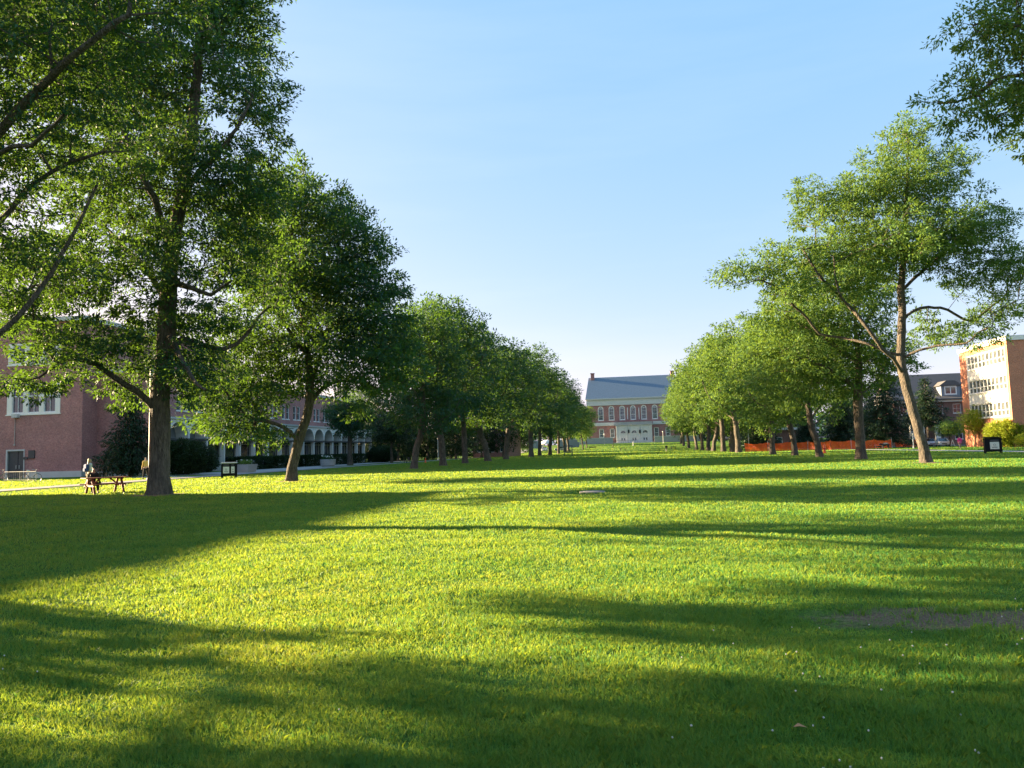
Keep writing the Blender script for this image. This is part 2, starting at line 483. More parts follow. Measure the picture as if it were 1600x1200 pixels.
# --- left: the big tree with the fork at 240,625
px_tree('shade_tree', 248, 774, ROWL,
  [[(248,774),(250,700),(250,630),(258,560),(262,490),(264,430),(270,380,0),(285,300,.5),(300,200,.5),(310,90,0),(315,-40,0)],
   [(248,640),(215,612,-.8),(180,592,-1.5),(150,572,-2),(110,560,-2.5),(60,590,-3)],
   [(262,548),(285,530,.5),(315,538,1),(350,545,1.5),(385,525,2),(405,495,2.5),(420,480,3)],
   [(264,440),(300,450,-1),(330,460,-1.5),(360,440,-2)],
   [(264,470),(225,420,1.5),(180,370,2.5),(140,330,3.5)],
   [(270,390),(240,310,-2),(200,220,-3),(170,130,-3.5)],
   [(285,300),(330,250,-1.5),(370,200,-2),(395,150,-2)],
   [(262,520),(300,590,-3),(320,610,-4)]],
  [(345,50,72,90,0,4.5),(310,-70,110,100,0,5),(392,165,48,80,-.5,3.2),(350,280,85,80,0,5),(200,120,120,120,0,5.5),
   (190,290,100,90,0,5),(100,430,95,75,-1,4),(250,400,90,60,-2,4),(385,390,55,60,1,3.5),(140,545,100,48,-2,3.5),
   (50,600,55,26,-3,2.5,1.3),(320,500,85,40,1,3.5),(300,580,60,50,0,3,1.2),(200,600,45,38,1,2.5,1.2),(110,40,110,130,-1,5),(420,460,40,35,2,2.5),(30,480,60,60,-1,3),(250,520,60,50,2,3),(428,152,22,13,0,1.8,1.6),(424,212,26,15,-.5,1.8,1.5),(398,18,22,20,0,1.8,1.4),(418,300,26,26,0,2,1.2),(380,-20,30,30,0,2,1)],
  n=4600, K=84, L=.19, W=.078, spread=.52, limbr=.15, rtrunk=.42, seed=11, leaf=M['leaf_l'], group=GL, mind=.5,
  label='tall dark shade tree with thick forked trunk just right of the picnic table')
# --- left: second tree, leaning and arching
px_tree('shade_tree', 454, 752, ROWL,
  [[(454,752),(460,715),(468,685),(480,650),(485,620),(484,590),(480,540),(470,480),(460,420),(455,360)],
   [(468,690),(445,668,-1),(415,658,-2),(385,650,-2.5),(360,625,-3),(345,600,-3.5)],
   [(484,632),(500,610,.5),(520,598,1),(545,595,1),(575,600,1.2),(605,615,1.5)],
   [(484,600),(500,560,1),(510,520,1.5),(530,450,1.5),(545,390,1)],
   [(484,560),(440,500,-1.5),(410,430,-2)],
   [(510,520),(560,490,0),(590,460,0)],
   [(400,655),(398,672,-2.5),(402,690,-2.5)]],
  [(455,318,45,55,0,4.5),(500,330,60,40,0,4.5),(548,375,50,62,0,4.5),(585,450,42,55,0,4),(490,440,105,85,0,6),(405,380,55,110,0,5),
   (610,515,30,45,0,4),(545,530,85,55,0,5),(420,540,80,55,0,5),(385,600,70,42,-1,4.5,1.2),(365,655,52,34,-2,3.5,1.5),(335,620,36,36,-2,3,1.5),
   (415,680,28,20,-2,2.5,1.5),(565,590,55,32,0,4),(470,590,75,36,1,4),(560,640,25,16,1,2),(620,560,40,50,0,4),(472,268,20,20,0,1.8,1.5),(430,262,18,18,1,1.8,1.4),(540,308,18,16,0,1.8,1.5),(598,388,18,20,0,1.8,1.5),(624,448,18,14,0,1.6,1.5),(632,500,16,16,0,1.6,1.2),(585,560,60,34,-1,3)],
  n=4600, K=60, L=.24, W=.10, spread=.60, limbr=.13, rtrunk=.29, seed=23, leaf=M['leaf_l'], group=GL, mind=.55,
  label='leaning shade tree with low arching limbs behind the waste bin, second trunk from the left')
# --- left: the nearest tree, trunk outside the frame, limbs reaching in
d0 = np.array([ROWL, 18.2, 0.])
def lp(px, py, Y): return atY(px, py, Y)-d0
make_tree('shade_tree', d0,
  [[(0,0,-.15),(.1,0,2),(.2,.1,4),(0,.3,7),(-.2,.2,10),(0,0,14),(.2,0,19)],
   [(.15,0,3.4),lp(-100,570,18.5),lp(0,521,19),lp(65,445,19.3),lp(125,345,19.5),lp(150,290,19.5)],
   [(0,.2,5.8),lp(-90,420,18.5),lp(0,345,19),lp(50,290,19),lp(110,252,19),lp(160,240,19)],
   [(0,.2,7.5),lp(-90,310,18),lp(0,205,17.8),lp(60,140,17.5),lp(120,85,17),lp(200,20,17)],
   [(0,.2,6.5),lp(-70,330,17.5),lp(0,240,17),lp(50,225,16.5),lp(100,180,16)],
   [(0,.1,4.5),(-2,-1.5,6.5),(-4,-3,8.5)],[(-.1,.2,8),(-2,2,11),(-3,3.5,14)],[(0,0,12),(2,-1,15),(3.5,-2,17)]],
  [tuple(lp(60,60,18))+(3.2,4,2.8,1),tuple(lp(20,250,19))+(2.6,3,2,1),tuple(lp(30,395,20))+(2.2,2.5,1.4,.9),tuple(lp(150,-60,18))+(3.5,4,3,1),
   tuple(lp(150,190,19))+(1.8,2.4,1.6,.7),tuple(lp(-80,500,20))+(2,2.5,1.2,1),
   (-2,0,17,4.5,4.5,3.2,1),(-4,-1,12,4.5,5,3.5,1),(0,-2,14,4,4,4,1),(-5,1,8.5,3.5,4,2.5,.9),(1,-3.0,6.2,2.6,1.2,1.0,2.5),(.6,-5.0,6.6,2.8,2.2,1.1,2),(-1,-5.5,9,3,2.5,2,1),(0,4,8.5,4,3,2.2,1),(1,3,14,4,4,4,1),(0,0,19,3,3,2.5,1)],
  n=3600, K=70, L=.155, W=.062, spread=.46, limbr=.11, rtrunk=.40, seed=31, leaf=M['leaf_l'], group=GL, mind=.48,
  label='nearest shade tree at the left edge, its trunk out of view and limbs reaching in')
# --- right: the big leaning tree
px_tree('shade_tree', 1449, 724, ROWR,
  [[(1449,724),(1440,690),(1430,655),(1418,610),(1409,570),(1408,530),(1410,490),(1408,450),(1412,400),(1415,340),(1418,270),(1418,210)],
   [(1412,585),(1395,560,-1),(1378,545,-1.5),(1357,515,-2),(1335,487,-2),(1317,468,-2.5),(1306,440,-2.5),(1303,400,-2.5)],
   [(1385,552),(1363,540,-1),(1313,527,0),(1280,521,0),(1262,498,-.5),(1240,478,-1),(1215,450,-1.5),(1185,437,-2)],
   [(1410,500),(1428,485,.5),(1450,480,1),(1480,484,1.5),(1515,501,2),(1545,482,2),(1577,457,2.5)],
   [(1409,562),(1425,552,-.5),(1450,543,-1),(1478,538,-1.5),(1510,537,-2),(1527,520,-2.5),(1550,510,-3)],
   [(1408,455),(1440,425,1),(1470,400,1.5),(1500,370,2)],
   [(1412,400),(1370,350,1),(1330,320,1.5)],
   [(1317,468),(1280,430,-1.5),(1255,390,-1)]],
  [(1415,222,38,38,0,3),(1460,285,52,48,0,4),(1400,290,62,48,0,4.5),(1330,315,50,44,0,4),(1268,320,32,38,0,3),(1285,395,52,42,0,4),
   (1370,385,75,55,0,6),(1470,375,72,52,0,5),(1540,355,36,38,0,3.5),(1568,420,52,42,0,4),(1560,485,50,30,1,3.5,.55),(1205,412,42,30,-1,3.5),
   (1150,425,36,20,-2,2.5),(1235,455,48,32,-1,3.5,.8),(1330,445,50,32,-1,4,.7),(1500,440,45,22,2,3,.5),(1535,530,38,14,-2,2,.5),(1470,525,45,22,1,3,.45),(1440,500,28,28,2,2,.4),(1415,190,16,14,0,1.2,1.4),(1345,240,18,18,0,1.4,1.3),(1240,300,16,14,0,1.2,1.3),(1525,300,16,12,0,1.2,1.3),(1590,385,14,12,0,1.2,1.2),(1125,432,18,10,-2,1.2,1.3)],
  n=4000, K=60, L=.21, W=.080, spread=.48, limbr=.085, rtrunk=.285, seed=41, leaf=M['leaf_r'], group=GR, mind=.5,
  label='big spreading olive green tree with leaning trunk, nearest on the right row')
# --- right: second tree
px_tree('shade_tree', 1346, 718, ROWR,
  [[(1346,718),(1344,690),(1342,655),(1341,618),(1342,580),(1338,530),(1335,480),(1330,430)],
   [(1341,620),(1356,606,.5),(1368,596,1),(1385,570,1.5),(1400,540,2)],
   [(1341,618),(1328,600,-1),(1300,580,-1.5),(1260,560,-2)],
   [(1342,570),(1290,530,.5),(1240,500,1),(1205,480,1)],
   [(1338,530),(1370,480,0),(1390,450,0)]],
  [(1230,495,52,42,0,4.5),(1300,520,65,45,0,5),(1355,545,55,45,0,5),(1285,590,55,32,0,4),(1200,545,36,40,0,4),(1390,560,36,45,0,4),
   (1340,470,65,45,0,5),(1250,560,45,40,-1,4),(1190,590,28,22,0,3),(1330,600,45,22,1,4),(1230,620,30,18,0,3),(1255,445,48,34,0,4),(1335,425,55,34,0,4),(1185,500,30,26,0,3)],
  n=2500, K=46, L=.27, W=.11, spread=.62, limbr=.10, rtrunk=.36, seed=43, leaf=M['leaf_r'], group=GR, mind=.6,
  label='tree with straight sunlit trunk forking at head of stem, second trunk from the right')
# --- right: near tree whose crown hangs into the top right corner
d1 = np.array([ROWR, 24.5, 0.])
def rp(px, py, Y): return atY(px, py, Y)-d1
make_tree('shade_tree', d1,
  [[(0,0,-.15),(0,.1,3),(.1,.1,6),(0,.2,10),(-.2,0,15),(0,0,18)],
   [(.1,.1,6.5),(-3,.5,8.8),rp(1600,118,25),rp(1530,150,25.5),rp(1470,160,26)],
   [(0,.1,8),(-3,-.3,11),rp(1590,40,25),rp(1520,40,25.5)],
   [(.1,.1,5),(3,0,8),(5,1,10)],[(0,.1,9),(1,3,12),(1.5,5,14)],[(0,.1,9),(0,-3,12),(0,-4.5,14)]],
  [tuple(rp(1535,45,25))+(1.3,1.6,.85,1),tuple(rp(1500,150,25.5))+(1.1,1.5,.75,.9),tuple(rp(1560,175,25))+(1.3,1.7,.8,.9),tuple(rp(1590,80,25))+(1.5,2,1.4,1),tuple(rp(1600,20,25))+(1.5,2,1.2,1),
   (-4,0,13,3,4,2.5,.8),(0,0,15,4.5,5,3.5,.7),(4,0,11,4,5,3,.7)],
  n=2400, K=72, L=.16, W=.06, spread=.42, limbr=.06, rtrunk=.36, seed=47, leaf=M['leaf_r'], group=GR, mind=.4,
  label='tree beyond the right edge whose leafy branches hang into the top right corner')

# --- prototypes for the rest of both rows
def proto(name, seed, leaf, n=1800, K=34, L=.36, W=.17, spread=.78, h=18.5, rad=7.6, lean=.0, low=4.2, label=None, group=None, loc=(0,0,0), mind=.75, rt=.36, cat='tree'):
    g = random.Random(seed); s = h/18.5
    fork = low*.95*g.uniform(.8, 1.15)
    limbs = [[(0,0,-.15),(lean*.3,0,fork*.5),(lean,0,fork),(lean*1.3,.2,fork+3*s),(lean*1.2,0,fork+7*s),(lean*.8,0,h*.88)]]
    for k in range(6):
        a = k*1.07+g.uniform(-.4, .4); z = fork+k*1.2*s*.8; r1 = rad*g.uniform(.5, .75)
        limbs.append([(lean*1.05,0,z),(lean+math.cos(a)*r1*.4, math.sin(a)*r1*.4, z+1.3*s),(lean+math.cos(a)*r1*.8, math.sin(a)*r1*.8, z+2.3*s),(lean+math.cos(a)*r1, math.sin(a)*r1, z+4*s)])
    bl = []
    for k in range(17):
        a = k*2.4+g.uniform(-.5, .5); t = (k+.5)/17; z = low+1.2+(h-low-2.6)*t
        prof = math.sin(math.pi*min(1, (t*.80+.16)))**.65
        rr = rad*.62*prof*g.uniform(.75, 1.12); q = rad*.34*g.uniform(.8, 1.3)
        bl.append((lean+math.cos(a)*rr, math.sin(a)*rr, z, q, q, q*g.uniform(.6, .85), 1))
    bl.append((lean, 0, low+(h-low)*.55, rad*.6, rad*.6, (h-low)*.40, .5))
    return make_tree(name, loc, limbs, bl, n=n, K=K, L=L, W=W, spread=spread, rtrunk=rt, seed=seed, leaf=leaf, mind=mind, label=label, group=group, cat=cat)
ORD = ['first','second','third','fourth','fifth','sixth','seventh','eighth','ninth','tenth','eleventh','twelfth','thirteenth','fourteenth','fifteenth']
PL = [proto('shade_tree', 101+i, M['leaf_l'], lean=ln, rad=ra, low=lo, h=hh) for i, (ln, ra, lo, hh) in enumerate(((.9,7.0,3.9,18.0), (-.4,8.0,4.6,18.5), (.2,7.4,4.1,19.4)))]
PR = [proto('shade_tree', 201+i, M['leaf_r'], lean=ln, rad=ra, low=lo, h=hh) for i, (ln, ra, lo, hh) in enumerate(((-.7,7.0,4.3,18.4), (.4,8.0,3.8,19.2), (0,7.3,4.8,17.8)))]
def place(P, i, X, Y, rz, sc, label, group, used):
    s = P[i]
    o = s if i not in used else copy_tree(s)
    used.add(i); o.location = (X, Y, float(zg(X, Y))); o.rotation_euler = (0,0,rz); q = rnd.uniform(.92, 1.1); o.scale = (sc*q,sc*rnd.uniform(.9, 1.12),sc*rnd.uniform(.97, 1.07))
    o['label'] = label; o['group'] = group; return o
used = set()
rowL = [(648,0,0,.88),(692,1,1.0,.98),(730,2,2,.97),(763,0,3.1,1.09),(790,1,4,.98),(828,2,5,1.16),(845,0,1.5,1.08),(861,1,2.4,1.14),(873,2,.6,1.06),(883,0,4.4,1.1),(889,1,5.5,1.02)]
desc = ['leaning right, left of the cone','its foot right of the orange cone','with a straight dark trunk','with a slim dark trunk','with a blue green crown','with a pale grey trunk','beside the white tent','in front of the white tent','small in the distance','in front of the swing frame','close to the far lawn edge']
for k, (px, i, rz, sc) in enumerate(rowL):
    Y = atX(px, 720, ROWL)[1]
    place(PL, i, ROWL+rnd.uniform(-.3, .3), Y, rz, sc, 'left row tree, %s trunk from left, %s' % (ORD[k+2], desc[k]), GL, used)
used = set()
rowR = [(1283,0,0,.80),(1240,1,2.5,.86),(1208,2,4,.95),(1157,0,1.2,1.16),(1143,1,5,1.12),(1130,2,2,1.2),(1115,0,3,1.15),(1106,1,.5,1.15),(1098,2,1.7,1.17),(1090,0,5.2,1.15),(1078,1,3.7,1.12),(1070,2,.2,1.08),(1064,0,2.2,1.08)]
descR = ['dark stem beside the orange barrier post','leaning in front of the orange fence','with pale stem in front of the orange fence','leaning left at the end of the orange fence','with a short dark stem','with a sunlit yellow green crown','with a forked pale stem','with a pale stem','in the distance','small in the distance','near the far lawn edge','near the library terrace','closest to the library']
for k, (px, i, rz, sc) in enumerate(rowR):
    Y = atX(px, 705, ROWR)[1]
    place(PR, i, ROWR+rnd.uniform(-.3, .3), Y, rz, sc, 'right row tree, %s trunk from right, %s' % (ORD[k+2], descR[k]), GR, used)
# the row continues towards the camera on the left, outside the frame
make_tree('shade_tree', (ROWL, 4.6, 0), [[(0,0,-.15),(.1,0,2.2),(.2,.1,4.2),(0,0,8),(0,0,16)],[(.2,.1,3.6),(0,2.5,4.2),(.3,4.6,4.0)],[(.2,.1,4.2),(0,5,7.5),(0,6.9,5.8),(.2,8.8,6.6)],[(.2,.1,3.8),(0,-3,6)],[(0,0,7),(2,4,10)],[(0,0,7),(-2,-4,10)]],
  [(.5,3.9,5.6,3.2,1.9,.95,3.5),(0,2.5,4.9,2.6,1.1,1.1,2),(0,.6,5.8,3,2,1.2,1.3),(.2,6.9,5.4,2.2,.8,.7,6),(.3,8.6,6.3,2.4,1.7,.9,3.5),(-.5,3.6,3.4,2.3,1.7,.6,3),(0,4.9,3.5,2.2,.8,.5,4),(0,5.6,7.8,3,2.4,1.3,1),(0,0,9,4,5,3,1),(0,3,12,4,4.5,3,1),(0,-2,14,4,4,3,1),(0,-4,8,3.5,3,2.5,1),(.3,9.3,7.4,2.6,1.6,.9,1)],
  n=4800, K=66, L=.22, W=.10, spread=.45, rtrunk=.36, seed=77, leaf=M['leaf_l'], group=GL, mind=.5,
  label='shade tree out of view left of the camera, shading the near lawn')
# two slim sunlit trees at the far end of the left row
for k, (px, Y) in enumerate(((911, 262), (917, 275))):
    p = atY(px, 699, Y); t = copy_tree(PR[k]); t.location = (p[0], Y, float(zg(0, Y))); t.scale = (.62,.62,.8); t.rotation_euler = (0,0,k*2+1)
    t['label'] = ['slim pale stemmed tree left of the library, the left one of two', 'slim pale stemmed tree left of the library, the right one of two'][k]
    t['group'] = 'slim trees at the far end'

# --- conifers
def conifer(loc, h, r, seed, label, group=None, L=.45, dens=1.0, low=.08, leaf='needle'):
    root = empty('conifer_tree', loc, 0, label, 'tree', group); g = random.Random(seed)
    m = MB(); m.tube([(0,0,-.1),(0,0,h*.5),(0,0,h*.98)], [h*.016+.08, h*.012, .02], 8)
    C = []; OUT = []; z = h*low
    while z < h*.98:
        f = (1-z/h)**.8; R0 = r*f*g.uniform(.75, 1.1); nb = max(4, int(9*f+3))
        a0 = g.random()*6.3
        for k in range(nb):
            a = a0+k*6.283/nb+g.uniform(-.25, .25); rr = R0*g.uniform(.75, 1.12)
            e = (math.cos(a)*rr, math.sin(a)*rr, z-rr*.18+g.uniform(-.2,.2))
            m.tube([(0,0,z),(e[0]*.5,e[1]*.5,z+rr*.05),e], [.04+.02*f,.03,.008], 4, cap=False)
            ns = max(2, int(rr/.45*dens))
            for q in range(ns):
                t = (q+.8)/ns
                C.append((e[0]*t+g.uniform(-.2,.2), e[1]*t+g.uniform(-.2,.2), z+(e[2]-z)*t*t+rr*.04*math.sin(t*3)-.05)); OUT.append((math.cos(a), math.sin(a), -.3))
        z += h*.038*g.uniform(.8, 1.2)
    m.build('trunk', M['bark'], root, True)
    leaves('crown', C, OUT, 16, .55, L, L*.28, seed, M[leaf], root, flat=.35, droop=.35)
    return root
CON = 'dark conifers beyond the lawn'
def con(px, Y, h, r, seed, label, **kw):
    p = atY(px, 700, Y); return conifer((p[0], Y, float(zg(0, Y))), h, r, seed, label, CON, **kw)
con(205, 66, 8.6, 3.6, 1, 'feathery dark fir between the mauve brick building and the big forked tree', L=.35)
con(1190, 168, 17, 5.2, 2, 'dense dark conifer behind the left end of the orange fence')
con(1318, 166, 15, 5.5, 3, 'dark conifer behind the orange fence left of the straight sunlit trunk')
con(1385, 150, 17, 7, 4, 'broad dark conifer between the two sunlit right trunks')
con(1452, 158, 13.5, 6.5, 5, 'dark conifer right of the leaning right trunk, above the parked cars', low=.33)
con(1262, 186, 11, 4.2, 6, 'blue green conifer beside the low brick building')
con(640, 150, 14, 7, 7, 'dark conifer behind the third trunk of the left row')
con(705, 168, 13, 6, 8, 'dark conifer behind the left row, between the orange cone and the brick hall')
con(590, 142, 12, 6, 9, 'dark conifer at the far end of the arcade')
# --- bushes and hedges
def bush(name, loc, rx, ry, rz, seed, label, leaf='leaf_d', group=None, L=.16, K=24, cat='shrub', boxy=False, n=None, rot=0, sp=.3):
    root = empty(name, loc, rot, label, cat, group); g = np.random.default_rng(seed)
    n = n or int(60+160*rx*ry*rz)
    if boxy:
        P = g.uniform(-1, 1, (n, 3)); ax = g.integers(0, 3, n)
        for i in range(n):
            if ax[i] == 2: P[i, 2] = 1
            else: P[i, ax[i]] = math.copysign(1, P[i, ax[i]])
        P[:, :2] *= (1-.05*np.sin(P[:, [1, 0]]*9))
    else:
        P = g.normal(size=(n, 3)); P /= np.linalg.norm(P, axis=1)[:, None]; P *= g.random((n, 1))**.25
        P *= 1+.10*np.sin(P[:, [1]]*5+seed)*np.cos(P[:, [0]]*4)
    OUT = P.copy(); C = P*[rx*.92, ry*.92, rz*.92]+[0,0,rz]; C[:, 2] = np.maximum(C[:, 2], .12)
    leaves('foliage', C, OUT, K, sp, L, L*.5, seed, M[leaf], root, flat=.8, droop=0)
    m = MB()
    for k in range(7):
        i = int(g.integers(0, n)); c = C[i]*.8; m.tube([(c[0]*.35*g.random(), c[1]*.35*g.random(), -.05), tuple(c*.6), tuple(c)], [.035,.025,.01], 5)
    m.build('stem', M['bark'], root)
    return root
def stree(px, py, h, r, seed, label, leaf, low, group=None, rt=.09, n=420, K=26, L=.2, W=.09):
    x, y = G(px, py)
    return proto('small_tree', seed, M[leaf], n=n, K=K, L=L, W=W, spread=.4, h=h, rad=r, low=low, label=label, group=group, loc=(x, y, 0), mind=.3, rt=rt)
stree(1534, 698.5, 6.4, 3.3, 301, 'yellow green small tree with thin stem behind the pink walker', 'leaf_y', 1.5, n=900)
stree(1485, 697.5, 5.2, 2.6, 302, 'grey green small tree right of the white parked car', 'leaf_r', 1.2, n=700)
x, y = G(1563, 699); bush('shrub', (x+1, y, 0), 2.9, 2.2, 1.9, 61, 'yellowish bushy shrub at the corner of the orange brick building', 'leaf_y', n=900, L=.2, sp=.35)
x, y = G(1600, 699); bush('shrub', (x+1, y, 0), 2.2, 1.6, .9, 62, 'low yellow green shrub at the right edge under the orange brick wall', 'leaf_y', n=260)
x, y = G(598, 722.5); bush('shrub', (x, y, 0), 2.7, 2.4, 1.45, 63, 'big clipped round dark shrub right of the arcade', n=1100)
x, y = G(592, 720); bush('shrub', (x+.5, y+8, 1.6), 1.3, 1.2, 1.8, 64, 'bright lime green shrub glowing behind the round dark shrub', 'leaf_y', n=160, L=.25)
x, y = G(287, 742); bush('shrub', (x, y, 0), 3.4, 2.0, 1.7, 65, 'large dark shrub right of the forked trunk base', n=1300)
x, y = G(330, 738); bush('shrub', (x-1, y, 0), 1.6, 1.6, .9, 66, 'small dark shrub between the large dark shrub and the waste bin', n=500)
x, y = G(195, 744); bush('shrub', (x-3.5, y+5, 0), 3.0, 1.6, 1.6, 67, 'dark shrub below the feathery fir', n=700)
for k, (Y0, Y1, lb) in enumerate(((83, 91, 'clipped dark hedge under the arcade behind the waste bin'), (92, 99, 'clipped dark hedge under the arcade behind the square planter'),
        (100.5, 108, 'clipped dark hedge under the arcade behind the leaning trunk'), (110, 119, 'clipped dark hedge under the arcade left of the round planter'), (121, 135, 'clipped dark hedge at the far end of the arcade'))):
    bush('hedge', (-45.3, (Y0+Y1)/2, 0), .9, (Y1-Y0)/2, .72, 70+k, lb, group='hedges under the arcade', cat='hedge', boxy=True, n=620, sp=.22)
# --- background trees closing the views
BG = 'broadleaf trees beyond the avenue'
for k, (px, Y, sc, P, rz, lb) in enumerate((
    (560, 162, .95, PL[0], 1, 'dark broadleaf tree rising behind the arcade end'),
    (742, 196, .8, PL[1], 2, 'dark broadleaf tree behind the brick hall on the left'),
    (800, 232, .75, PL[2], 3, 'broadleaf tree left of the grey panels in the distance'),
    (856, 300, .8, PR[0], 4, 'pale green broadleaf tree right behind the white tent'),
    (890, 330, .9, PL[0], 5, 'broadleaf tree at the left side of the library'),
    (1066, 345, .75, PR[1], 1, 'broadleaf tree at the right side of the library'),
    (1110, 300, .8, PL[1], 2, 'dark broadleaf tree beyond the right row, left of the fence end'),
    (1150, 240, .8, PL[2], 3, 'dark broadleaf tree beyond the right row, behind the fence end'),
    (1235, 232, .9, PL[0], 4, 'dark broadleaf tree behind the low brick building'),
    (1345, 215, .9, PL[1], 5, 'dark broadleaf tree behind the straight sunlit trunk'),
    (1425, 215, .95, PR[2], 0, 'broadleaf tree left of the dormer house'),
    (60, 108, 1.0, PL[2], 1, 'tree rising behind the mauve brick building at left'),
    (160, 112, 1.0, PL[0], 2, 'tree rising behind the corner of the mauve brick building'))):
    p = atY(px, 700, Y); t = copy_tree(P); t.location = (p[0], Y, float(zg(0, Y))); t.scale = (sc,sc,sc); t.rotation_euler = (0,0,rz)
    t['label'] = lb; t['group'] = BG

def lowtree(px, Y, h, r, seed, label, leaf='leaf_d'):
    p = atY(px, 700, Y)
    return proto('broadleaf_tree', seed, M[leaf], n=900, K=26, L=.42, W=.2, spread=.9, h=h, rad=r, low=.9, label=label, group=BG, loc=(p[0], Y, float(zg(0, Y))), mind=.8, rt=.22)
lowtree(622, 138, 9, 4.5, 501, 'low dark bushy tree right of the round clipped shrub')
lowtree(668, 146, 10, 5, 502, 'low dark bushy tree behind the orange cone')
lowtree(712, 152, 11, 5, 503, 'low dark bushy tree between the fourth and fifth left trunks')
lowtree(752, 164, 8, 3.8, 504, 'low dark bushy tree before the brick hall')
lowtree(786, 165, 9, 4.2, 511, 'low dark bushy tree at the right corner of the half hidden brick hall')
lowtree(812, 240, 8, 5, 505, 'low dark bushy tree left of the grey screen panels')
lowtree(1088, 330, 12, 8, 506, 'low dark bushy tree at the right end of the library terrace')
lowtree(1140, 250, 10, 7, 507, 'low dark bushy tree beyond the right row, left of the fence')
lowtree(1188, 215, 9, 6, 508, 'low dark bushy tree behind the left end of the orange fence')
lowtree(1330, 205, 10, 7, 509, 'low dark bushy tree behind the fence, between the two sunlit right trunks')
lowtree(1400, 190, 9, 6, 510, 'low dark bushy tree left of the porch columns')
p = G(547, 727)
proto('broadleaf_tree', 515, M['leaf_l'], n=1300, K=40, L=.26, W=.12, spread=.6, h=10, rad=4.0, low=3.8, label='middling tree standing before the far arches of the arcade', group=BG, loc=(p[0], p[1], 0), mind=.5, rt=.34)
p = G(606, 724)
proto('broadleaf_tree', 516, M['leaf_d'], n=900, K=34, L=.3, W=.14, spread=.7, h=8.5, rad=4.2, low=2.2, label='dark small tree over the round clipped shrub', group=BG, loc=(p[0]-1, p[1]+5, 0), mind=.6, rt=.2)
# the wooded horizon, one mass of far trees
g = np.random.default_rng(55); C = []
for k in range(5200):
    t = g.random()*2-1; ang = t*R(64)+R(3); rr = 430+g.random()*70; x = -math.sin(ang)*rr; y = math.cos(ang)*rr
    hh = 15+5*math.sin(ang*23)+3*math.sin(ang*61+1)+2.5*math.sin(ang*140)
    C.append((x, y, 3+hh*g.random()**.8))
for sx in (-1, 1):
    for k in range(1500):
        y = 120+g.random()*300; x = sx*(128+g.random()*25); hh = 14+4*math.sin(y*.11)+3*math.sin(y*.31)
        C.append((x, y, hh*g.random()**.8+1))
C = np.array(C); o = leaves('far_woods', C, np.tile([0,0,.4],(len(C),1)), 16, 3.4, 2.2, 1.3, 8, M['leaf_l'], None, flat=.7)
tag(o, 'far dark green woods closing the horizon behind everything', 'woods', kind='stuff')
# ------------------------------------------------------------------ ground
def grid_sheet(name, xs, ys, mat, zf, kind='structure'):
    X, Y = np.meshgrid(xs, ys); V = np.stack([X.ravel(), Y.ravel(), zf(X, Y).ravel()], 1)
    nx, ny = len(xs), len(ys); i = np.arange(nx*ny).reshape(ny, nx)
    Fc = np.stack([i[:-1,:-1], i[:-1,1:], i[1:,1:], i[1:,:-1]], 2).reshape(-1, 4)
    o = mk(name, V, Fc, mat, smooth=True); tag(o, kind=kind); return o
def lump(X, Y):                                  # the soft unevenness of the lawn
    m = np.exp(-((X*X+Y*Y)/60.0**2))
    return .022*np.sin(X*.9+1.1*np.sin(Y*.6))*np.cos(Y*.8+.5*X)*m + .012*np.sin(X*2.3+Y*1.3)*m
def ground_mat():
    b = NB('lawn_grass'); c = b.n('ShaderNodeTexCoord'); v = (c, 'Object')
    n1 = b.noise(v, .22, 3); n2 = b.noise(v, 3.0, 5); n3 = b.noise(v, 38.0, 3, .7)
    a = b.ramp(n1, [(.35, (.06,.15,.022)), (.65, (.12,.21,.026))])
    a2 = b.ramp(n2, [(.35, (.75,.8,.8)), (.65, (1.2,1.15,1.1))])
    a3 = b.ramp(n3, [(.32, (.35,.42,.35)), (.6, (1.25,1.2,1.1))])
    m = b.mix(1.0, (a, 0), (a2, 0), 'MULTIPLY'); m = b.mix(1.0, m, (a3, 0), 'MULTIPLY')
    # worn soil: one bare patch on the right and scuffed rings at the tree feet
    sp = b.n('ShaderNodeSeparateXYZ', {'Vector': v})
    def math2(op, x, y): return b.n('ShaderNodeMath', {0: x, 1: y}, operation=op)
    dx = math2('MULTIPLY', (math2('SUBTRACT', (sp,0), PATCH[0]),0), 1/PATCH[2]); dy = math2('MULTIPLY', (math2('SUBTRACT', (sp,1), PATCH[1]),0), 1/PATCH[3])
    r2 = math2('ADD', (math2('MULTIPLY', (dx,0), (dx,0)),0), (math2('MULTIPLY', (dy,0), (dy,0)),0))
    r3 = math2('ADD', (r2,0), (math2('MULTIPLY', (b.noise(v, 3.5, 5, .7),0), 2.4),0))
    sc = math2('MULTIPLY', (r3,0), .35); f = b.ramp((sc,0), [(.55, (1,1,1)), (.85, (0,0,0))])
    soil = b.ramp(n3, [(.3, (.09,.058,.034)), (.7, (.31,.215,.135))])
    m = b.mix((f, 0), m, (soil, 0))
    hh = math2('ADD', (n3,0), (n2,0))
    bp = b.n('ShaderNodeBump', {'Height': hh, 'Strength': .9, 'Distance': .05})
    p = b.n('ShaderNodeBsdfPrincipled', {'Base Color': m, 'Roughness': .9, 'Specular IOR Level': .1, 'Normal': bp})
    return b.done(p)
_p = atz(1500, 970); PATCH = (float(_p[0])+.2, float(_p[1])-.02, 1.35, .50)
xs = np.concatenate([[-3000,-1200,-500,-200], np.arange(-100,-30,5), np.arange(-30,30,.5), np.arange(30,101,5), [200,500,1200,3000]])
ys = np.concatenate([[-600,-100,-30,-10], np.arange(0,40,.5), np.arange(40,340,5), [500,1200,4500]])
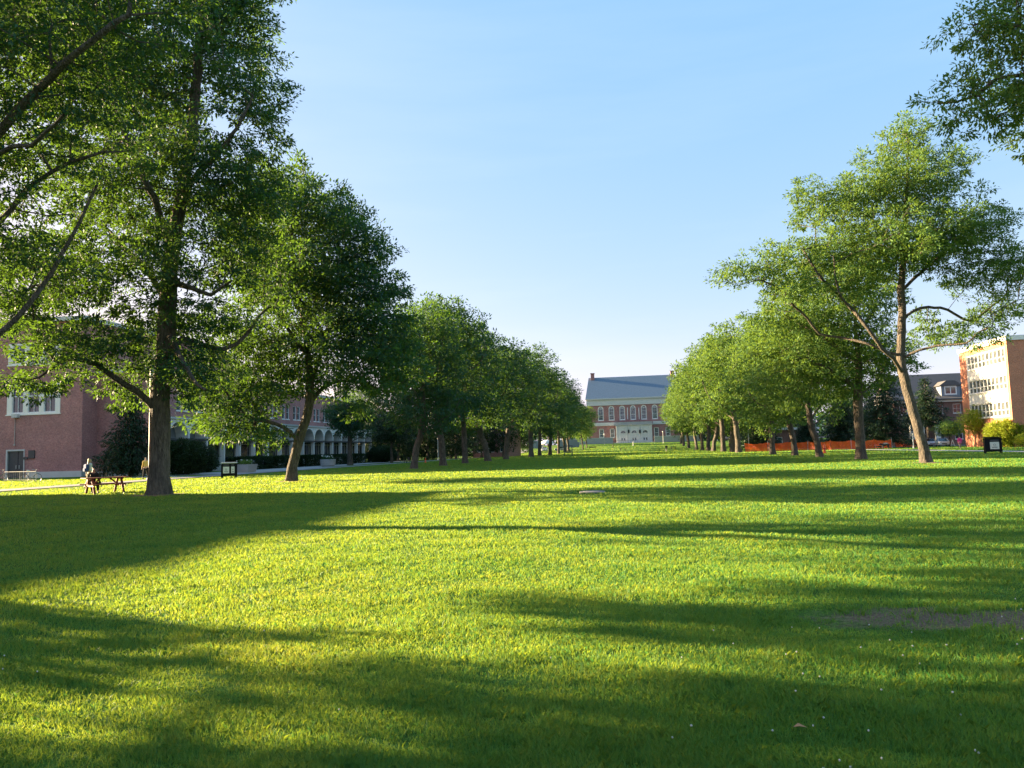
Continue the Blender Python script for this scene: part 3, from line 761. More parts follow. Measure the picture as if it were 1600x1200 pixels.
grid_sheet('lawn', xs, ys, ground_mat(), lambda X, Y: lump(X, Y)+zg(X, Y))

SOIL = []
def soil_rings():
    m = MB(); g = random.Random(9)
    for o in [o for o in bpy.data.objects if o.name.startswith('shade_tree') and o.parent is None]:
        x, y, z = o.location
        if y > 200: continue
        r0 = .85 if y > 60 else .95; n = 22; SOIL.append((x, y, r0*.95)); ring = []
        for k in range(n):
            a = 2*math.pi*k/n; r = r0*(1+.22*math.sin(a*3+x+y)+.16*g.random()); X_, Y_ = x+r*math.cos(a), y+r*math.sin(a)
            ring.append((X_, Y_, float(lump(np.array(X_), np.array(Y_)))+.006))
        m.add([(x, y, z+.05)]+ring, [(0, 1+k, 1+(k+1) % n) for k in range(n)])
    o = m.build('bare_soil', M['soil']); tag(o, kind='structure')
soil_rings()
def strip(name, pts, mat, z=.03, kind='structure'):   # polygon strip given by left and right edges
    V = []; Fc = []
    for (a, b_) in pts:
        for q in (a, b_): V.append((q[0], q[1], float(zg(q[0], q[1]))+z))
    n = len(pts)
    for i in range(n-1): Fc.append((2*i, 2*i+1, 2*i+3, 2*i+2))
    m = MB(); m.add(V, Fc); V2 = [(x, y, zz-.08) for x, y, zz in V]
    o = m.build(name, mat); tag(o, kind=kind); return o
def paving(name, c):
    b = NB(name); v = b.coord(); n1 = b.noise(v, .5); n2 = b.noise(v, 25, 4, .7)
    a = b.ramp(n1, [(.3, shade(c, .82)), (.7, shade(c, 1.12))]); a2 = b.ramp(n2, [(.3, (.8,.8,.8)), (.7, (1.12,1.12,1.12))])
    m = b.mix(1.0, (a,0), (a2,0), 'MULTIPLY')
    return b.done(b.n('ShaderNodeBsdfPrincipled', {'Base Color': m, 'Roughness': .85, 'Normal': b.n('ShaderNodeBump', {'Height': n2, 'Strength': .3, 'Distance': .01})}))
M['path'] = paving('worn_asphalt_path', (.23,.22,.21)); M['pave'] = paving('concrete_paving', (.34,.33,.32)); M['road'] = paving('asphalt', (.07,.07,.072))
lx = lambda y: -34.6-.9*math.sin(y*.03)
strip('path', [((lx(y)-1.4, y), (lx(y)+1.2, y)) for y in range(14, 262, 4)], M['path'], .034)
strip('plaza', [((-44.2, 66), (-36, 66)), ((-44.2, 88), (-37.0, 88)), ((-44.2, 104), (-38.8, 104)), ((-44.2, 140), (-40, 140))], M['pave'], .026)
strip('cross_path', [((-44.5, 62.5), (-44.5, 65.6)), ((-36, 58), (-36, 60.5))], M['pave'], .030)
strip('path', [((35.0, y), (37.6, y)) for y in range(30, 262, 6)], M['pave'], .034)
strip('road', [((40, 150.5), (40, 171)), ((60, 147), (60, 171)), ((140, 147), (140, 171))], M['road'], .03)
strip('road', [((-120, 262), (-120, 272)), ((-36.2, 262), (-36.2, 272))], M['pave'], .04)

# ------------------------------------------------------------------ building helpers
class Face:
    """a vertical facade: p0 lower left corner seen from outside, u along it, n outward"""
    def __init__(s, p0, u, n): s.p = Vector(p0); s.u = Vector(u); s.n = Vector(n)
    def P(s, x, z, d=0): return s.p+s.u*x+Vector((0,0,z))+s.n*d
    def quad(s, m, x0, x1, z0, z1, d=0):
        m.add([s.P(x0,z0,d), s.P(x1,z0,d), s.P(x1,z1,d), s.P(x0,z1,d)], [(0,1,2,3)])
    def box(s, m, x0, x1, z0, z1, d0, d1):
        m.add([s.P(x0,z0,d0), s.P(x1,z0,d0), s.P(x1,z0,d1), s.P(x0,z0,d1), s.P(x0,z1,d0), s.P(x1,z1,d0), s.P(x1,z1,d1), s.P(x0,z1,d1)],
            [(0,3,2,1),(4,5,6,7),(0,1,5,4),(1,2,6,5),(2,3,7,6),(3,0,4,7)])
    def wall(s, m, W, Z, ops, depth=.22, z0=0):
        xs = sorted({0, W} | {o[0] for o in ops} | {o[1] for o in ops}); zs = sorted({z0, Z} | {o[2] for o in ops} | {o[3] for o in ops})
        for i in range(len(xs)-1):
            for j in range(len(zs)-1):
                cx, cz = (xs[i]+xs[i+1])/2, (zs[j]+zs[j+1])/2
                if any(o[0] < cx < o[1] and o[2] < cz < o[3] for o in ops): continue
                s.quad(m, xs[i], xs[i+1], zs[j], zs[j+1])
        for o in ops:
            a, b_, c, d = o[:4]
            m.add([s.P(a,c), s.P(a,c,-depth), s.P(a,d,-depth), s.P(a,d)], [(0,1,2,3)])
            m.add([s.P(b_,c), s.P(b_,c,-depth), s.P(b_,d,-depth), s.P(b_,d)], [(3,2,1,0)])
            m.add([s.P(a,c), s.P(b_,c), s.P(b_,c,-depth), s.P(a,c,-depth)], [(0,1,2,3)])
            m.add([s.P(a,d), s.P(b_,d), s.P(b_,d,-depth), s.P(a,d,-depth)], [(3,2,1,0)])
            if len(o) > 4 and o[4]:                    # semicircular head: fill the corners
                r = (b_-a)/2; cx = (a+b_)/2; zc = d-r; N = 10
                arc = [(cx-r*math.cos(math.pi*k/N), zc+r*math.sin(math.pi*k/N)) for k in range(N+1)]
                L = [s.P(a, d)]+[s.P(x, z) for x, z in arc[:N//2+1]]; m.add(L, [tuple(range(len(L)))])
                Rr = [s.P(b_, d)]+[s.P(x, z) for x, z in arc[N//2:]]; m.add(Rr, [tuple(range(len(Rr)))])
                for k in range(N):
                    m.add([s.P(*arc[k]), s.P(*arc[k+1]), s.P(*arc[k+1], -depth), s.P(*arc[k], -depth)], [(0,1,2,3)])
    def window(s, parent, x0, x1, z0, z1, cols=1, rows=2, fw=.07, mat='white', arch=False, depth=.16, gl='glass', rail=None, sill=True, name='window'):
        m = MB(); d0, d1 = -depth, -depth+.09
        if arch:
            r = (x1-x0)/2; zc = z1-r; cx = (x0+x1)/2; N = 12
            for k in range(N):
                a0, a1 = math.pi*k/N, math.pi*(k+1)/N
                q = []
                for rr in (r, r-fw*1.5):
                    for a in (a0, a1): q.append((cx-rr*math.cos(a), zc+rr*math.sin(a)))
                m.add([s.P(*q[0], d1), s.P(*q[1], d1), s.P(*q[3], d1), s.P(*q[2], d1), s.P(*q[2], d0), s.P(*q[3], d0)], [(0,1,2,3),(3,2,4,5)])
            top = zc
            for k in range(1, 4):
                a = math.pi*k/4; m.bar(s.P(cx, zc, d1-.03), s.P(cx-r*.95*math.cos(a), zc+r*.95*math.sin(a), d1-.03), .05)
            s.box(m, x0, x1, zc-.05, zc+.05, d0, d1)
        else: top = z1; s.box(m, x0, x1, z1-fw, z1, d0, d1)
        s.box(m, x0, x0+fw, z0, top, d0, d1); s.box(m, x1-fw, x1, z0, top, d0, d1); s.box(m, x0, x1, z0, z0+fw, d0, d1+.002)
        for i in range(1, cols): x = x0+(x1-x0)*i/cols; s.box(m, x-.022, x+.022, z0+fw, top-(fw if not arch else 0), d0+.02, d1-.02)
        for j in range(1, rows): z = z0+(top-z0)*j/rows; s.box(m, x0+fw, x1-fw, z-.022, z+.022, d0+.02, d1-.018)
        if rail: z = z0+(top-z0)*rail; s.box(m, x0+fw, x1-fw, z-.05, z+.05, d0+.01, d1-.01)
        if sill: s.box(m, x0-.08, x1+.08, z0-.12, z0-.003, -.1, .07)
        f = m.build(name, M[mat], parent)
        p = MB()
        if arch:
            pts = [s.P(x0,z0,d0-.01), s.P(x1,z0,d0-.01), s.P(x1,zc,d0-.01)]+[s.P(cx+r*math.cos(math.pi*k/N), zc+r*math.sin(math.pi*k/N), d0-.01) for k in range(1, N)]+[s.P(x0,zc,d0-.01)]
            p.add(pts, [tuple(range(len(pts)))])
        else: s.quad(p, x0, x1, z0, z1, d0-.01)
        p.build('pane', M[gl], f, fix=False)
        return f

# ------------------------------------------------------------------ left brick building (faces the camera)
b1 = empty('brick_building', (0,0,0), 0, 'mauve brick building with white window panels and a dark double door at left', 'building')
cx_, cy_ = -55.8, 71.4; WB = 40
f = Face((cx_-WB, cy_, 0), (1,0,0), (0,-1,0))
def fx(px, py, Y=cy_): p = atY(px, py, Y); return float(p[0])-(cx_-WB), float(p[2])
xl, zt = fx(12, 602); xr, zb = fx(94, 645); xu0, zu1 = fx(14, 538); xu1, zu0 = fx(95, 567)
xd0, zd = fx(10, 703); xd1, _ = fx(39, 703)
m = MB(); ops = [(xl,xr,zb,zt),(xu0,xu1,zu0,zu1),(xd0,xd1,0.0,zd)]
for k in range(1, 5): ops += [(xl-9*k, xr-9*k, zb, zt), (xu0-9*k, xu1-9*k, zu0, zu1)]
HB = 16.2
f.wall(m, WB, HB, ops, .25)
f2 = Face((cx_, cy_, 0), (0,1,0), (1,0,0)); f2.wall(m, 30, HB, [])
f3 = Face((cx_-WB, cy_+30, 0), (0,-1,0), (-1,0,0)); f3.wall(m, 30, HB, [])
f4 = Face((cx_, cy_+30, 0), (-1,0,0), (0,1,0)); f4.wall(m, WB, HB, [])
m.build('wall', M['brick_l'], b1, fix=False)
m = MB(); m.box(cx_-WB-.4, cx_+.4, cy_-.4, cy_+30.4, HB+.004, HB+.45); m.build('roof', M['stone'], b1)
m = MB(); f.box(m, xd1+.3, WB+.12, -.1, .62, 0.004, .12); f2.box(m, -.11, 30, -.1, .62, .003, .12); m.build('plinth', M['stone'], b1)
for ki in range(0, 2):
    for (x0, x1, z0, z1, two) in ((xl-9*ki,xr-9*ki,zb,zt,True),(xu0-9*ki,xu1-9*ki,zu0,zu1,False)):
        m = MB(); W3 = (x1-x0); n = 3; pw = W3*.21; gap = (W3-n*pw)/(n+1)*.98
        wins = []
        for i in range(n):
            a = x0+gap+(pw+gap)*i+.02; wins.append((a, a+pw))
        xs_ = [x0]+[v for w_ in wins for v in w_]+[x1]
        for i in range(0, len(xs_), 2): f.box(m, xs_[i]+.002, xs_[i+1], z0, z1, -.2, .03)
        f.box(m, x0-.1, x1+.1, z0-.12, z0-.004, -.02, .1)
        for a, b_ in wins: f.box(m, a, b_, z1-.18, z1, -.2, .028); f.box(m, a, b_, z0, z0+.16, -.2, .028)
        fr = m.build('window_panel', M['cream'], b1)
        for a, b_ in wins: f.window(b1, a, b_, z0+.16, z1-.18, 2, 1, .05, 'white', depth=.15, rail=.62 if two else .5, sill=False)
m = MB(); f.box(m, xd0, xd0+.16, 0, zd, -.2, .06); f.box(m, xd1-.1, xd1, 0, zd, -.2, .06); f.box(m, xd0+.16, xd1-.1, zd-.16, zd, -.2, .058)
dfr = m.build('door_frame', M['stone'], b1)
for i in range(2):
    a = xd0+.16+(xd1-xd0-.26)*(.0 if i == 0 else .62); e = xd0+.16+(xd1-xd0-.26)*(.6 if i == 0 else 1.0)
    m = MB(); f.box(m, a+.01, e-.01, .02, zd-.18, -.16, -.1); dd = m.build('door', M['dark'], b1)
    m = MB(); f.box(m, (e-.2 if i == 0 else a+.12), (e-.12 if i == 0 else a+.2), 1.0, 1.35, -.1, -.03); m.build('handle', M['steel'], dd)
xm, zm = fx(27, 649)
m = MB(); f.box(m, xm-.35, xm+.35, zm-.25, zm+.12, .01, .42); m.build('wall_lamp', M['stone'], b1)
m = MB(); m.tube([f.P(xm-.2, zm-.26, .05), f.P(xm-.2, fx(24, 694)[1], .05)], .035, 6); f.box(m, xm-.3, xm-.1, fx(24, 694)[1]-.15, fx(24, 694)[1], .01, .1); m.build('conduit', M['steel'], b1)
xv, zv = fx(50, 710); m = MB(); f.box(m, xv-.35, xv+.35, zv-.42, zv+.42, .005, .12); f.box(m, xv-.9, xv-.45, zv-.5, zv-.25, .005, .1); m.build('vent', M['dark'], b1)
# utility box beside the building
p = atY(170, 742, 74.0); 
q0, q1 = atY(160, 742, 73.6), atY(181, 742, 73.6)

# ------------------------------------------------------------------ arcade building on the left
b2 = empty('arcade_hall', (0,0,0), 0, 'long hall with a white arched arcade and tall white fins along the left path', 'building')
XA, Y0A, NB_, PB = -47.5, 73.6, 17, 3.72; LA = NB_*PB; ZL, ZT = 3.75, 5.75
fa = Face((XA, Y0A, 0), (0,1,0), (1,0,0))
m = MB()
# arched band
N = 12
for i in range(NB_):
    y0 = i*PB; a, e = y0+.10, y0+PB-.10; r = (e-a)/2; cx = (a+e)/2; h = 1.72
    arc = [(cx-r*math.cos(math.pi*k/N), ZL+.02+h*math.sin(math.pi*k/N)**.9) for k in range(N+1)]
    poly = [(y0, ZL), (a, ZL)]+arc[1:-1]+[(e, ZL), (y0+PB, ZL), (y0+PB, ZT), (y0, ZT)]
    # split into column strips so the shape stays simple
    pts = [(a, ZL)]+arc[1:-1]+[(e, ZL)]
    for d in (0, -.12):
        fa.quad(m, y0, a, ZL, ZT, d); fa.quad(m, e, y0+PB, ZL, ZT, d)
        for k in range(len(pts)-1):
            (xa, za), (xb, zb2) = pts[k], pts[k+1]
            m.add([fa.P(xa,za,d), fa.P(xb,zb2,d), fa.P(xb,ZT,d), fa.P(xa,ZT,d)], [(0,1,2,3)])
    for k in range(len(pts)-1):
        m.add([fa.P(*pts[k],0), fa.P(*pts[k+1],0), fa.P(*pts[k+1],-1.5), fa.P(*pts[k],-1.5)], [(3,2,1,0)])
    m.add([fa.P(y0,ZL,0), fa.P(a,ZL,0), fa.P(a,ZL,-.12), fa.P(y0,ZL,-.12)], [(0,1,2,3)])
    m.add([fa.P(e,ZL,0), fa.P(y0+PB,ZL,0), fa.P(y0+PB,ZL,-.12), fa.P(e,ZL,-.12)], [(0,1,2,3)])
m.build('arch_canopy', M['white'], b2, fix=False)
m = MB(); fa.box(m, -.2, LA+.2, ZT+.003, ZT+.22, -2.2, .15); m.build('canopy_slab', M['stone'], b2)
m = MB(); fa.box(m, 0, LA, ZL-.35, ZT-.1, -1.62, -1.52); m.build('transom_panel', M['blueg'], b2)
m = MB(); fa.box(m, 0, LA, ZL-.22, ZL-.012, -1.5, -.05); m.build('lintel', M['dark'], b2)
for i in range(NB_+1):
    m = MB(); y = i*PB; fa.box(m, y-.11, y+.11, 0, ZL-.225, -.55, -.02); m.build('fin', M['white'], b2)
for i in range(NB_):
    m = MB(); y = i*PB
    for t in (.34, .67): fa.box(m, y+PB*t-.05, y+PB*t+.05, .3, ZL-.4, -1.52, -1.38)
    fa.box(m, y+.1, y+PB-.1, ZL-.65, ZL-.55, -1.52, -1.39); fa.box(m, y, y+PB, 0, .5, -1.6, -1.36)
    wf = m.build('storefront_frame', M['stone'], b2)
    m = MB(); fa.quad(m, y, y+PB, .5, ZL-.3, -1.5); m.build('pane', M['glass_d'], wf, fix=False)
fb = Face((XA-2.0, Y0A, 0), (0,1,0), (1,0,0)); ZU = 10.8; ops = []
for i in range(NB_):
    y = i*PB; ops.append((y+.7, y+1.7, 6.9, 8.9)); ops.append((y+2.1, y+3.1, 6.9, 8.9))
m = MB(); fb.wall(m, LA, ZU, ops, .2, z0=ZT+.2)
fs = Face((XA-30, Y0A, 0), (1,0,0), (0,-1,0)); fs.wall(m, 28, ZU, [(14,16,1.2,3.4),(18,20,6.9,8.9)], .2)
m.add([(XA-1.99,Y0A+.01,0),(XA-.02,Y0A+.01,0),(XA-.02,Y0A+.01,ZT),(XA-1.99,Y0A+.01,ZT)], [(0,1,2,3)])
fn = Face((XA-2, Y0A+LA, 0), (-1,0,0), (0,1,0)); fn.wall(m, 28, ZU, [])
fw = Face((XA-30, Y0A+LA, 0), (0,-1,0), (-1,0,0)); fw.wall(m, LA, ZU, [])
m.build('wall', M['brick_l'], b2, fix=False)
for o in ops: fb.window(b2, o[0], o[1], o[2], o[3], 1, 2, .07, 'white')
fs.window(b2, 14, 16, 1.2, 3.4, 2, 1); fs.window(b2, 18, 20, 6.9, 8.9, 2, 1)
m = MB(); m.box(XA-30.3, XA-1.7, Y0A-.3, Y0A+LA+.3, ZU+.003, ZU+.4); m.build('roof', M['stone'], b2)
m = MB(); m.box(-54.5, -48.2, 71.6, 73.55, 0, .45); m.build('step', M['conc'], b2)

# hall outside the frame on the left: its long shadow lies over the near lawn
b3 = empty('brick_hall', (0,0,0), 0, 'low brick hall out of view to the left of the camera', 'building')
m = MB(); FH = SHADOW_H
f5 = Face((-47, 13.5, 0), (0,1,0), (1,0,0)); op5 = [(1.5+3.6*k, 3.3+3.6*k, 1.0+3.8*j, 3.0+3.8*j) for k in range(6) for j in range(2)]
f5.wall(m, 23.3, FH, op5)
Face((-65, 13.5, 0), (1,0,0), (0,-1,0)).wall(m, 18, FH, []); Face((-47, 36.8, 0), (-1,0,0), (0,1,0)).wall(m, 18, FH, []); Face((-65, 36.8, 0), (0,-1,0), (-1,0,0)).wall(m, 23.3, FH, [])
m.build('wall', M['brick_l'], b3, fix=False)
m = MB(); m.box(-65.3, -46.7, 13.2, 37.1, FH+.003, FH+.3); m.build('roof', M['stone'], b3)
for o in op5: f5.window(b3, *o, 2, 2)

# brick hall behind the left row
b4 = empty('brick_hall', (0,0,0), 0, 'mauve brick hall half hidden behind the left row trunks', 'building')
p0, p1 = atY(738, 700, 172), atY(792, 700, 172); fh = Face((p0[0], 172, 0), (1,0,0), (0,-1,0)); Wd = float(p1[0]-p0[0])
m = MB(); op6 = [(1.2+2.6*k, 2.4+2.6*k, 1.2, 3.2) for k in range(int(Wd//2.6))]+[(1.2+2.6*k, 2.4+2.6*k, 4.8, 6.6) for k in range(int(Wd//2.6))]
op6 = [o for o in op6 if o[1] < Wd-.3]
fh.wall(m, Wd, 8, op6); Face((p1[0], 172, 0), (0,1,0), (1,0,0)).wall(m, 22, 8, []); Face((p0[0], 194, 0), (0,-1,0), (-1,0,0)).wall(m, 22, 8, []); Face((p1[0], 194, 0), (-1,0,0), (0,1,0)).wall(m, Wd, 8, [])
m.build('wall', M['brick_l'], b4, fix=False)
for o in op6: fh.window(b4, *o, 1, 2)
m = MB(); m.box(p0[0]-.4, p1[0]+.4, 171.6, 194.4, 8.003, 8.35); m.build('roof', M['stone'], b4)

# ------------------------------------------------------------------ library at the end of the avenue
YL = 320.0; ZB = float(zg(0, 305))
lib = empty('library', (0,0,0), 0, 'grand brick library with blue slate roof and pale arched portico closing the lawn', 'building')
def lx_(px, py, Y=YL): p = atY(px, py, Y); return float(p[0]), float(p[2])
xc = lx_(991, 690)[0]
XL0, XL1 = lx_(918, 650)[0], lx_(1061, 650)[0]
ZE = lx_(991, 632)[1]; ZC = lx_(991, 621)[1]; ZR = lx_(991, 588.5)[1]; ZB1 = lx_(991, 664)[1]; ZB2 = lx_(991, 659)[1]
fl = Face((XL0, YL, ZB), (1,0,0), (0,-1,0))
ops = []; wins = []
ww = (lx_(995, 650)[0]-lx_(986.2, 650)[0])/2
zt_, zb_ = lx_(991, 633)[1]-ZB, lx_(991, 655.5)[1]-ZB
for k in range(-5, 6):
    X = xc+(lx_(1007,650)[0]-lx_(990,650)[0])*k-XL0
    if 2.2 < X < XL1-XL0-2.2: ops.append((X-ww, X+ww, zb_, zt_, True)); wins.append((X-ww, X+ww, zb_, zt_, True))
zt2, zb2 = lx_(991, 668.5)[1]-ZB, lx_(991, 683)[1]-ZB
for px in (940, 957, 1026, 1044):
    X = lx_(px, 680)[0]-XL0; ops.append((X-ww*.85, X+ww*.85, zb2, zt2, False)); wins.append((X-ww*.85, X+ww*.85, zb2, zt2, False))
m = MB(); fl.wall(m, XL1-XL0, ZE-ZB, ops, .35, z0=-1.5)
DL = 30
Face((XL1, YL, ZB), (0,1,0), (1,0,0)).wall(m, DL, ZE-ZB, [], z0=-1.5); Face((XL0, YL+DL, ZB), (0,-1,0), (-1,0,0)).wall(m, DL, ZE-ZB, [], z0=-1.5); Face((XL1, YL+DL, ZB), (-1,0,0), (0,1,0)).wall(m, XL1-XL0, ZE-ZB, [])
m.build('wall', M['brick_f'], lib, fix=False)
for o in wins: fl.window(lib, *o[:4], 4, 4 if o[4] else 5, .28, 'white', arch=o[4], depth=.3, rail=.42)
m = MB(); m.box(XL0-.25, XL1+.25, YL-.3, YL+DL+.3, ZE+.004, ZC-.4); m.box(XL0-.6, XL1+.6, YL-.8, YL+DL+.8, ZC-.396, ZC)
for k in range(70):
    x = XL0+(XL1-XL0)*(k+.5)/70; m.box(x-.16, x+.16, YL-.62, YL-.31, ZC-.75, ZC-.4)
m.build('entablature', M['stone'], lib)
m = MB(); m.box(XL0-.15, lx_(962, 660)[0], YL-.35, YL-.004, ZB1, ZB2); m.build('string_course', M['stone'], lib)
m = MB(); m.box(lx_(1020, 660)[0], XL1+.15, YL-.35, YL-.004, ZB1, ZB2); m.build('string_course', M['stone'], lib)
xr0, xr1 = XL0+.4, XL1-.4
m = MB(); ym = YL+DL/2
m.add([(XL0-.6,YL-.8,ZC+.004),(XL1+.6,YL-.8,ZC+.004),(XL1+.6,YL+DL+.8,ZC+.004),(XL0-.6,YL+DL+.8,ZC+.004),(xr0,ym-3,ZR+1.3),(xr1,ym-3,ZR+1.3),(xr1,ym+3,ZR+1.3),(xr0,ym+3,ZR+1.3)],
   [(0,1,5,4),(1,2,6,5),(2,3,7,6),(3,0,4,7),(4,5,6,7)])
m.build('roof', M['slate'], lib)
for px in (924.3, 1053.5):
    x = lx_(px, 600)[0]; zt3 = lx_(px, 584 if px < 1000 else 580)[1]+.9
    m = MB(); m.box(x-.75, x+.75, ym-4.6, ym-3.05, ZC, zt3); m.box(x-.9, x+.9, ym-4.75, ym-2.9, zt3+.003, zt3+.35); m.build('chimney', M['brick_f'], lib)
# portico
xp0, xp1 = lx_(963, 680)[0], lx_(1019, 680)[0]; ZP = lx_(991, 664.5)[1]; YP = YL-3.5
fp = Face((xp0, YP, ZB), (1,0,0), (0,-1,0)); m = MB(); ops = []
zt4 = lx_(991, 672.5, YP)[1]-ZB
for px in (973.8, 991, 1008.4):
    X = lx_(px, 680, YP)[0]-xp0; ops.append((X-.98, X+.98, .02, zt4, True))
fp.wall(m, xp1-xp0, ZP-ZB, ops, .3, z0=-.5); m.build('portico', M['stone'], lib, fix=False)
m = MB(); m.box(xp0-.002, xp0+.3, YP+.01, YL-.01, ZB, ZP); m.box(xp1-.3, xp1+.002, YP+.01, YL-.01, ZB, ZP); m.build('portico_side', M['stone'], lib)
m = MB(); m.box(xp0-.4, xp1+.4, YP-.4, YL-.36, ZP+.003, ZP+.5); m.box(xp0-.1, xp1+.1, YP-.1, YL-.37, ZP+.504, ZB2-.1); m.build('portico_cornice', M['conc'], lib)
for k, t in enumerate((.03, .285, .36, .64, .715, .97)):
    m = MB(); X = (xp1-xp0)*t; fp.box(m, X-.3, X+.3, 0, ZP-ZB-.35, .003, .22); fp.box(m, X-.42, X+.42, ZP-ZB-.347, ZP-ZB-.02, .003, .3); fp.box(m, X-.4, X+.4, -.3, .5, .223, .3); m.build('pilaster', M['stone'], lib)
for o in ops:
    m = MB(); r = .98; zc = o[3]-r; cx = (o[0]+o[1])/2
    fp.box(m, o[0], o[1], zc-.12, zc, -.28, -.12); fp.box(m, cx-.06, cx+.06, 0, zc-.125, -.28, -.12)
    fp.box(m, o[0], cx-.065, .03, zc-.125, -.26, -.18); fp.box(m, cx+.065, o[1], .03, zc-.125, -.26, -.18)
    for k in range(1, 5):
        a = math.pi*k/5; m.bar(fp.P(cx, zc, -.2), fp.P(cx-r*.97*math.cos(a), zc+r*.97*math.sin(a), -.2), .05)
    dr = m.build('door', M['stone'], lib)
    m = MB()
    for sx in (-1, 1): fp.box(m, cx+sx*.5-.22, cx+sx*.5+.22, 1.3, 2.3, -.18, -.17)
    pts = [fp.P(cx+r*math.cos(math.pi*k/12), zc+r*math.sin(math.pi*k/12), -.27) for k in range(13)]; m.add(pts, [tuple(range(13))])
    m.build('pane', M['glass_d'], dr, fix=False)
for px in (982.4, 999.8):
    X = lx_(px, 674, YP)[0]-xp0; z = lx_(px, 674, YP)[1]-ZB
    m = MB(); fp.box(m, X-.28, X+.28, z-.75, z+.5, .12, .6); fp.box(m, X-.12, X+.12, z+.5, z+.8, .02, .6); m.build('lantern', M['black'], lib)
for px in (980.7, 998.6):
    X = lx_(px, 650)[0]-XL0; z0, z1 = lx_(px, 655)[1]-ZB, lx_(px, 637)[1]-ZB
    m = MB(); fl.box(m, X-.13, X+.13, z0, z1, .02, .28); m.build('downspout', M['white'], lib)
# terrace walls and steps
tw = []
for (a, e, lb) in ((896, 958, 'long grey terrace wall left of the library steps'), (1022.5, 1092, 'long grey terrace wall right of the library steps')):
    X0, X1 = lx_(a, 688, 309)[0], lx_(e, 688, 309)[0]; zt5 = lx_(958, 684.5, 309)[1]
    m = MB(); m.box(X0, X1, 309, 309.6, 2, zt5); o = m.build('terrace_wall', M['conc']); tag(o, lb, 'wall', 'terrace walls before the library')
    m = MB(); m.box(X0-.1, X1+.1, 308.9, 309.7, zt5+.003, zt5+.22); c_ = m.build('coping', M['stone'], o)
X0, X1 = lx_(959, 688, 312)[0], lx_(1022, 688, 312)[0]
m = MB()
for k in range(6): m.box(X0, X1, 310.5+k*.42, 316.4, 2.2+.002*k+k*.17, 2.37+k*.17)
o = m.build('steps', M['stone']); tag(o, 'broad grey stone steps leading up to the library doors', 'steps')
m = MB()
for i in range(11): x = X0+(X1-X0)*.02+i*.9; m.box(x-.03, x+.03, 310, 310.06, 2.8, 4.1)
m.box(X0, X0+9.2, 310, 310.06, 4.0, 4.1); o = m.build('handrail', M['dark']); tag(o, 'dark metal railing at the left of the library steps', 'railing')

# ------------------------------------------------------------------ right: three storey classroom building
b5 = empty('classroom_building', (0,0,0), 0, 'orange brick three storey building with white window bands at right edge', 'building')
XR = 51.0; pa, pb = atX(1505, 640, XR), atX(1581, 640, XR); Ya, Yb_ = float(pa[1]), float(pb[1])
zt6 = float(atX(1581, 522, XR)[2]); 
LR = Ya-Yb_; fr_ = Face((XR, Ya, 0), (0,-1,0), (-1,0,0))
ua, ub = Ya-float(atX(1514, 600, XR)[1]), Ya-float(atX(1574.5, 600, XR)[1])
zP1, zP0 = float(atX(1573, 541, XR)[2]), float(atX(1580, 651, XR)[2])
m = MB(); fr_.wall(m, LR, zt6-.6, [(ua, ub, zP0, zP1)], .12)
Face((XR, Yb_, 0), (1,0,0), (0,-1,0)).wall(m, 40, zt6-.6, [])
Face((XR+40, Ya, 0), (-1,0,0), (0,1,0)).wall(m, 40, zt6-.6, []); Face((XR+40, Yb_, 0), (0,1,0), (1,0,0)).wall(m, LR, zt6-.6, [])
m.build('wall', M['brick_r'], b5, fix=False)
m = MB(); m.box(XR-.15, XR+40.1, Yb_-.15, Ya+.15, zt6-.597, zt6+.05); m.build('parapet', M['cream'], b5)
zw = []
for (ya, yb) in ((541, 566), (584, 608), (625.5, 650)):
    zw.append((float(atX(1573.5, yb, XR)[2])+.05, float(atX(1572, ya, XR)[2])-.1))
m = MB(); prev = zP1
edges = [zP1]
for z0, z1 in zw: edges += [z1, z0]
edges.append(zP0)
for i in range(0, len(edges), 2):
    if edges[i]-edges[i+1] > .02: fr_.box(m, ua, ub, edges[i+1], edges[i], -.12, .06)
fr_.box(m, ua-.12, ua, zP0, zP1, -.1, .09); fr_.box(m, ub, ub+.12, zP0, zP1, -.1, .09)
for z0, z1 in zw:
    fr_.box(m, ua, ub, z0-.14, z0-.003, .061, .16)
m.build('window_panel', M['cream'], b5)
NW = 10
for z0, z1 in zw:
    for i in range(NW):
        a = ua+(ub-ua)*i/NW; e = ua+(ub-ua)*(i+1)/NW
        fr_.window(b5, a+.01, e-.01, z0, z1, 1, 1, .11, 'white', depth=.1, rail=.42, sill=False, gl='glass_p')

# ------------------------------------------------------------------ right: house with dormer
b6 = empty('dormer_house', (0,0,0), 0, 'dark shingled house with a white framed dormer left of the orange building', 'building')
YH = 178.0
def hx(px, py, Y=YH): p = atY(px, py, Y); return float(p[0]), float(p[2])
hx0, hx1 = hx(1398, 640)[0], hx(1560, 640)[0]; ZEh = hx(1480, 622)[1]; ZRh = hx(1480, 583, YH+5)[1]
fh = Face((hx0, YH, 0), (1,0,0), (0,-1,0)); W = hx1-hx0
zz0, zz1 = hx(1500, 645)[1], hx(1500, 630.5)[1]; gz0, gz1 = 1.2, 3.4; ops = []
for k in range(int(W/3.6)): ops.append((1.0+3.6*k, 2.6+3.6*k, zz0, zz1)); ops.append((1.0+3.6*k, 2.6+3.6*k, gz0, gz1))
m = MB(); fh.wall(m, W, ZEh-.8, ops, .2); 
Face((hx1, YH, 0), (0,1,0), (1,0,0)).wall(m, 12, ZEh-.8, []); Face((hx0, YH+12, 0), (0,-1,0), (-1,0,0)).wall(m, 12, ZEh-.8, []); Face((hx1, YH+12, 0), (-1,0,0), (0,1,0)).wall(m, W, ZEh-.8, [])
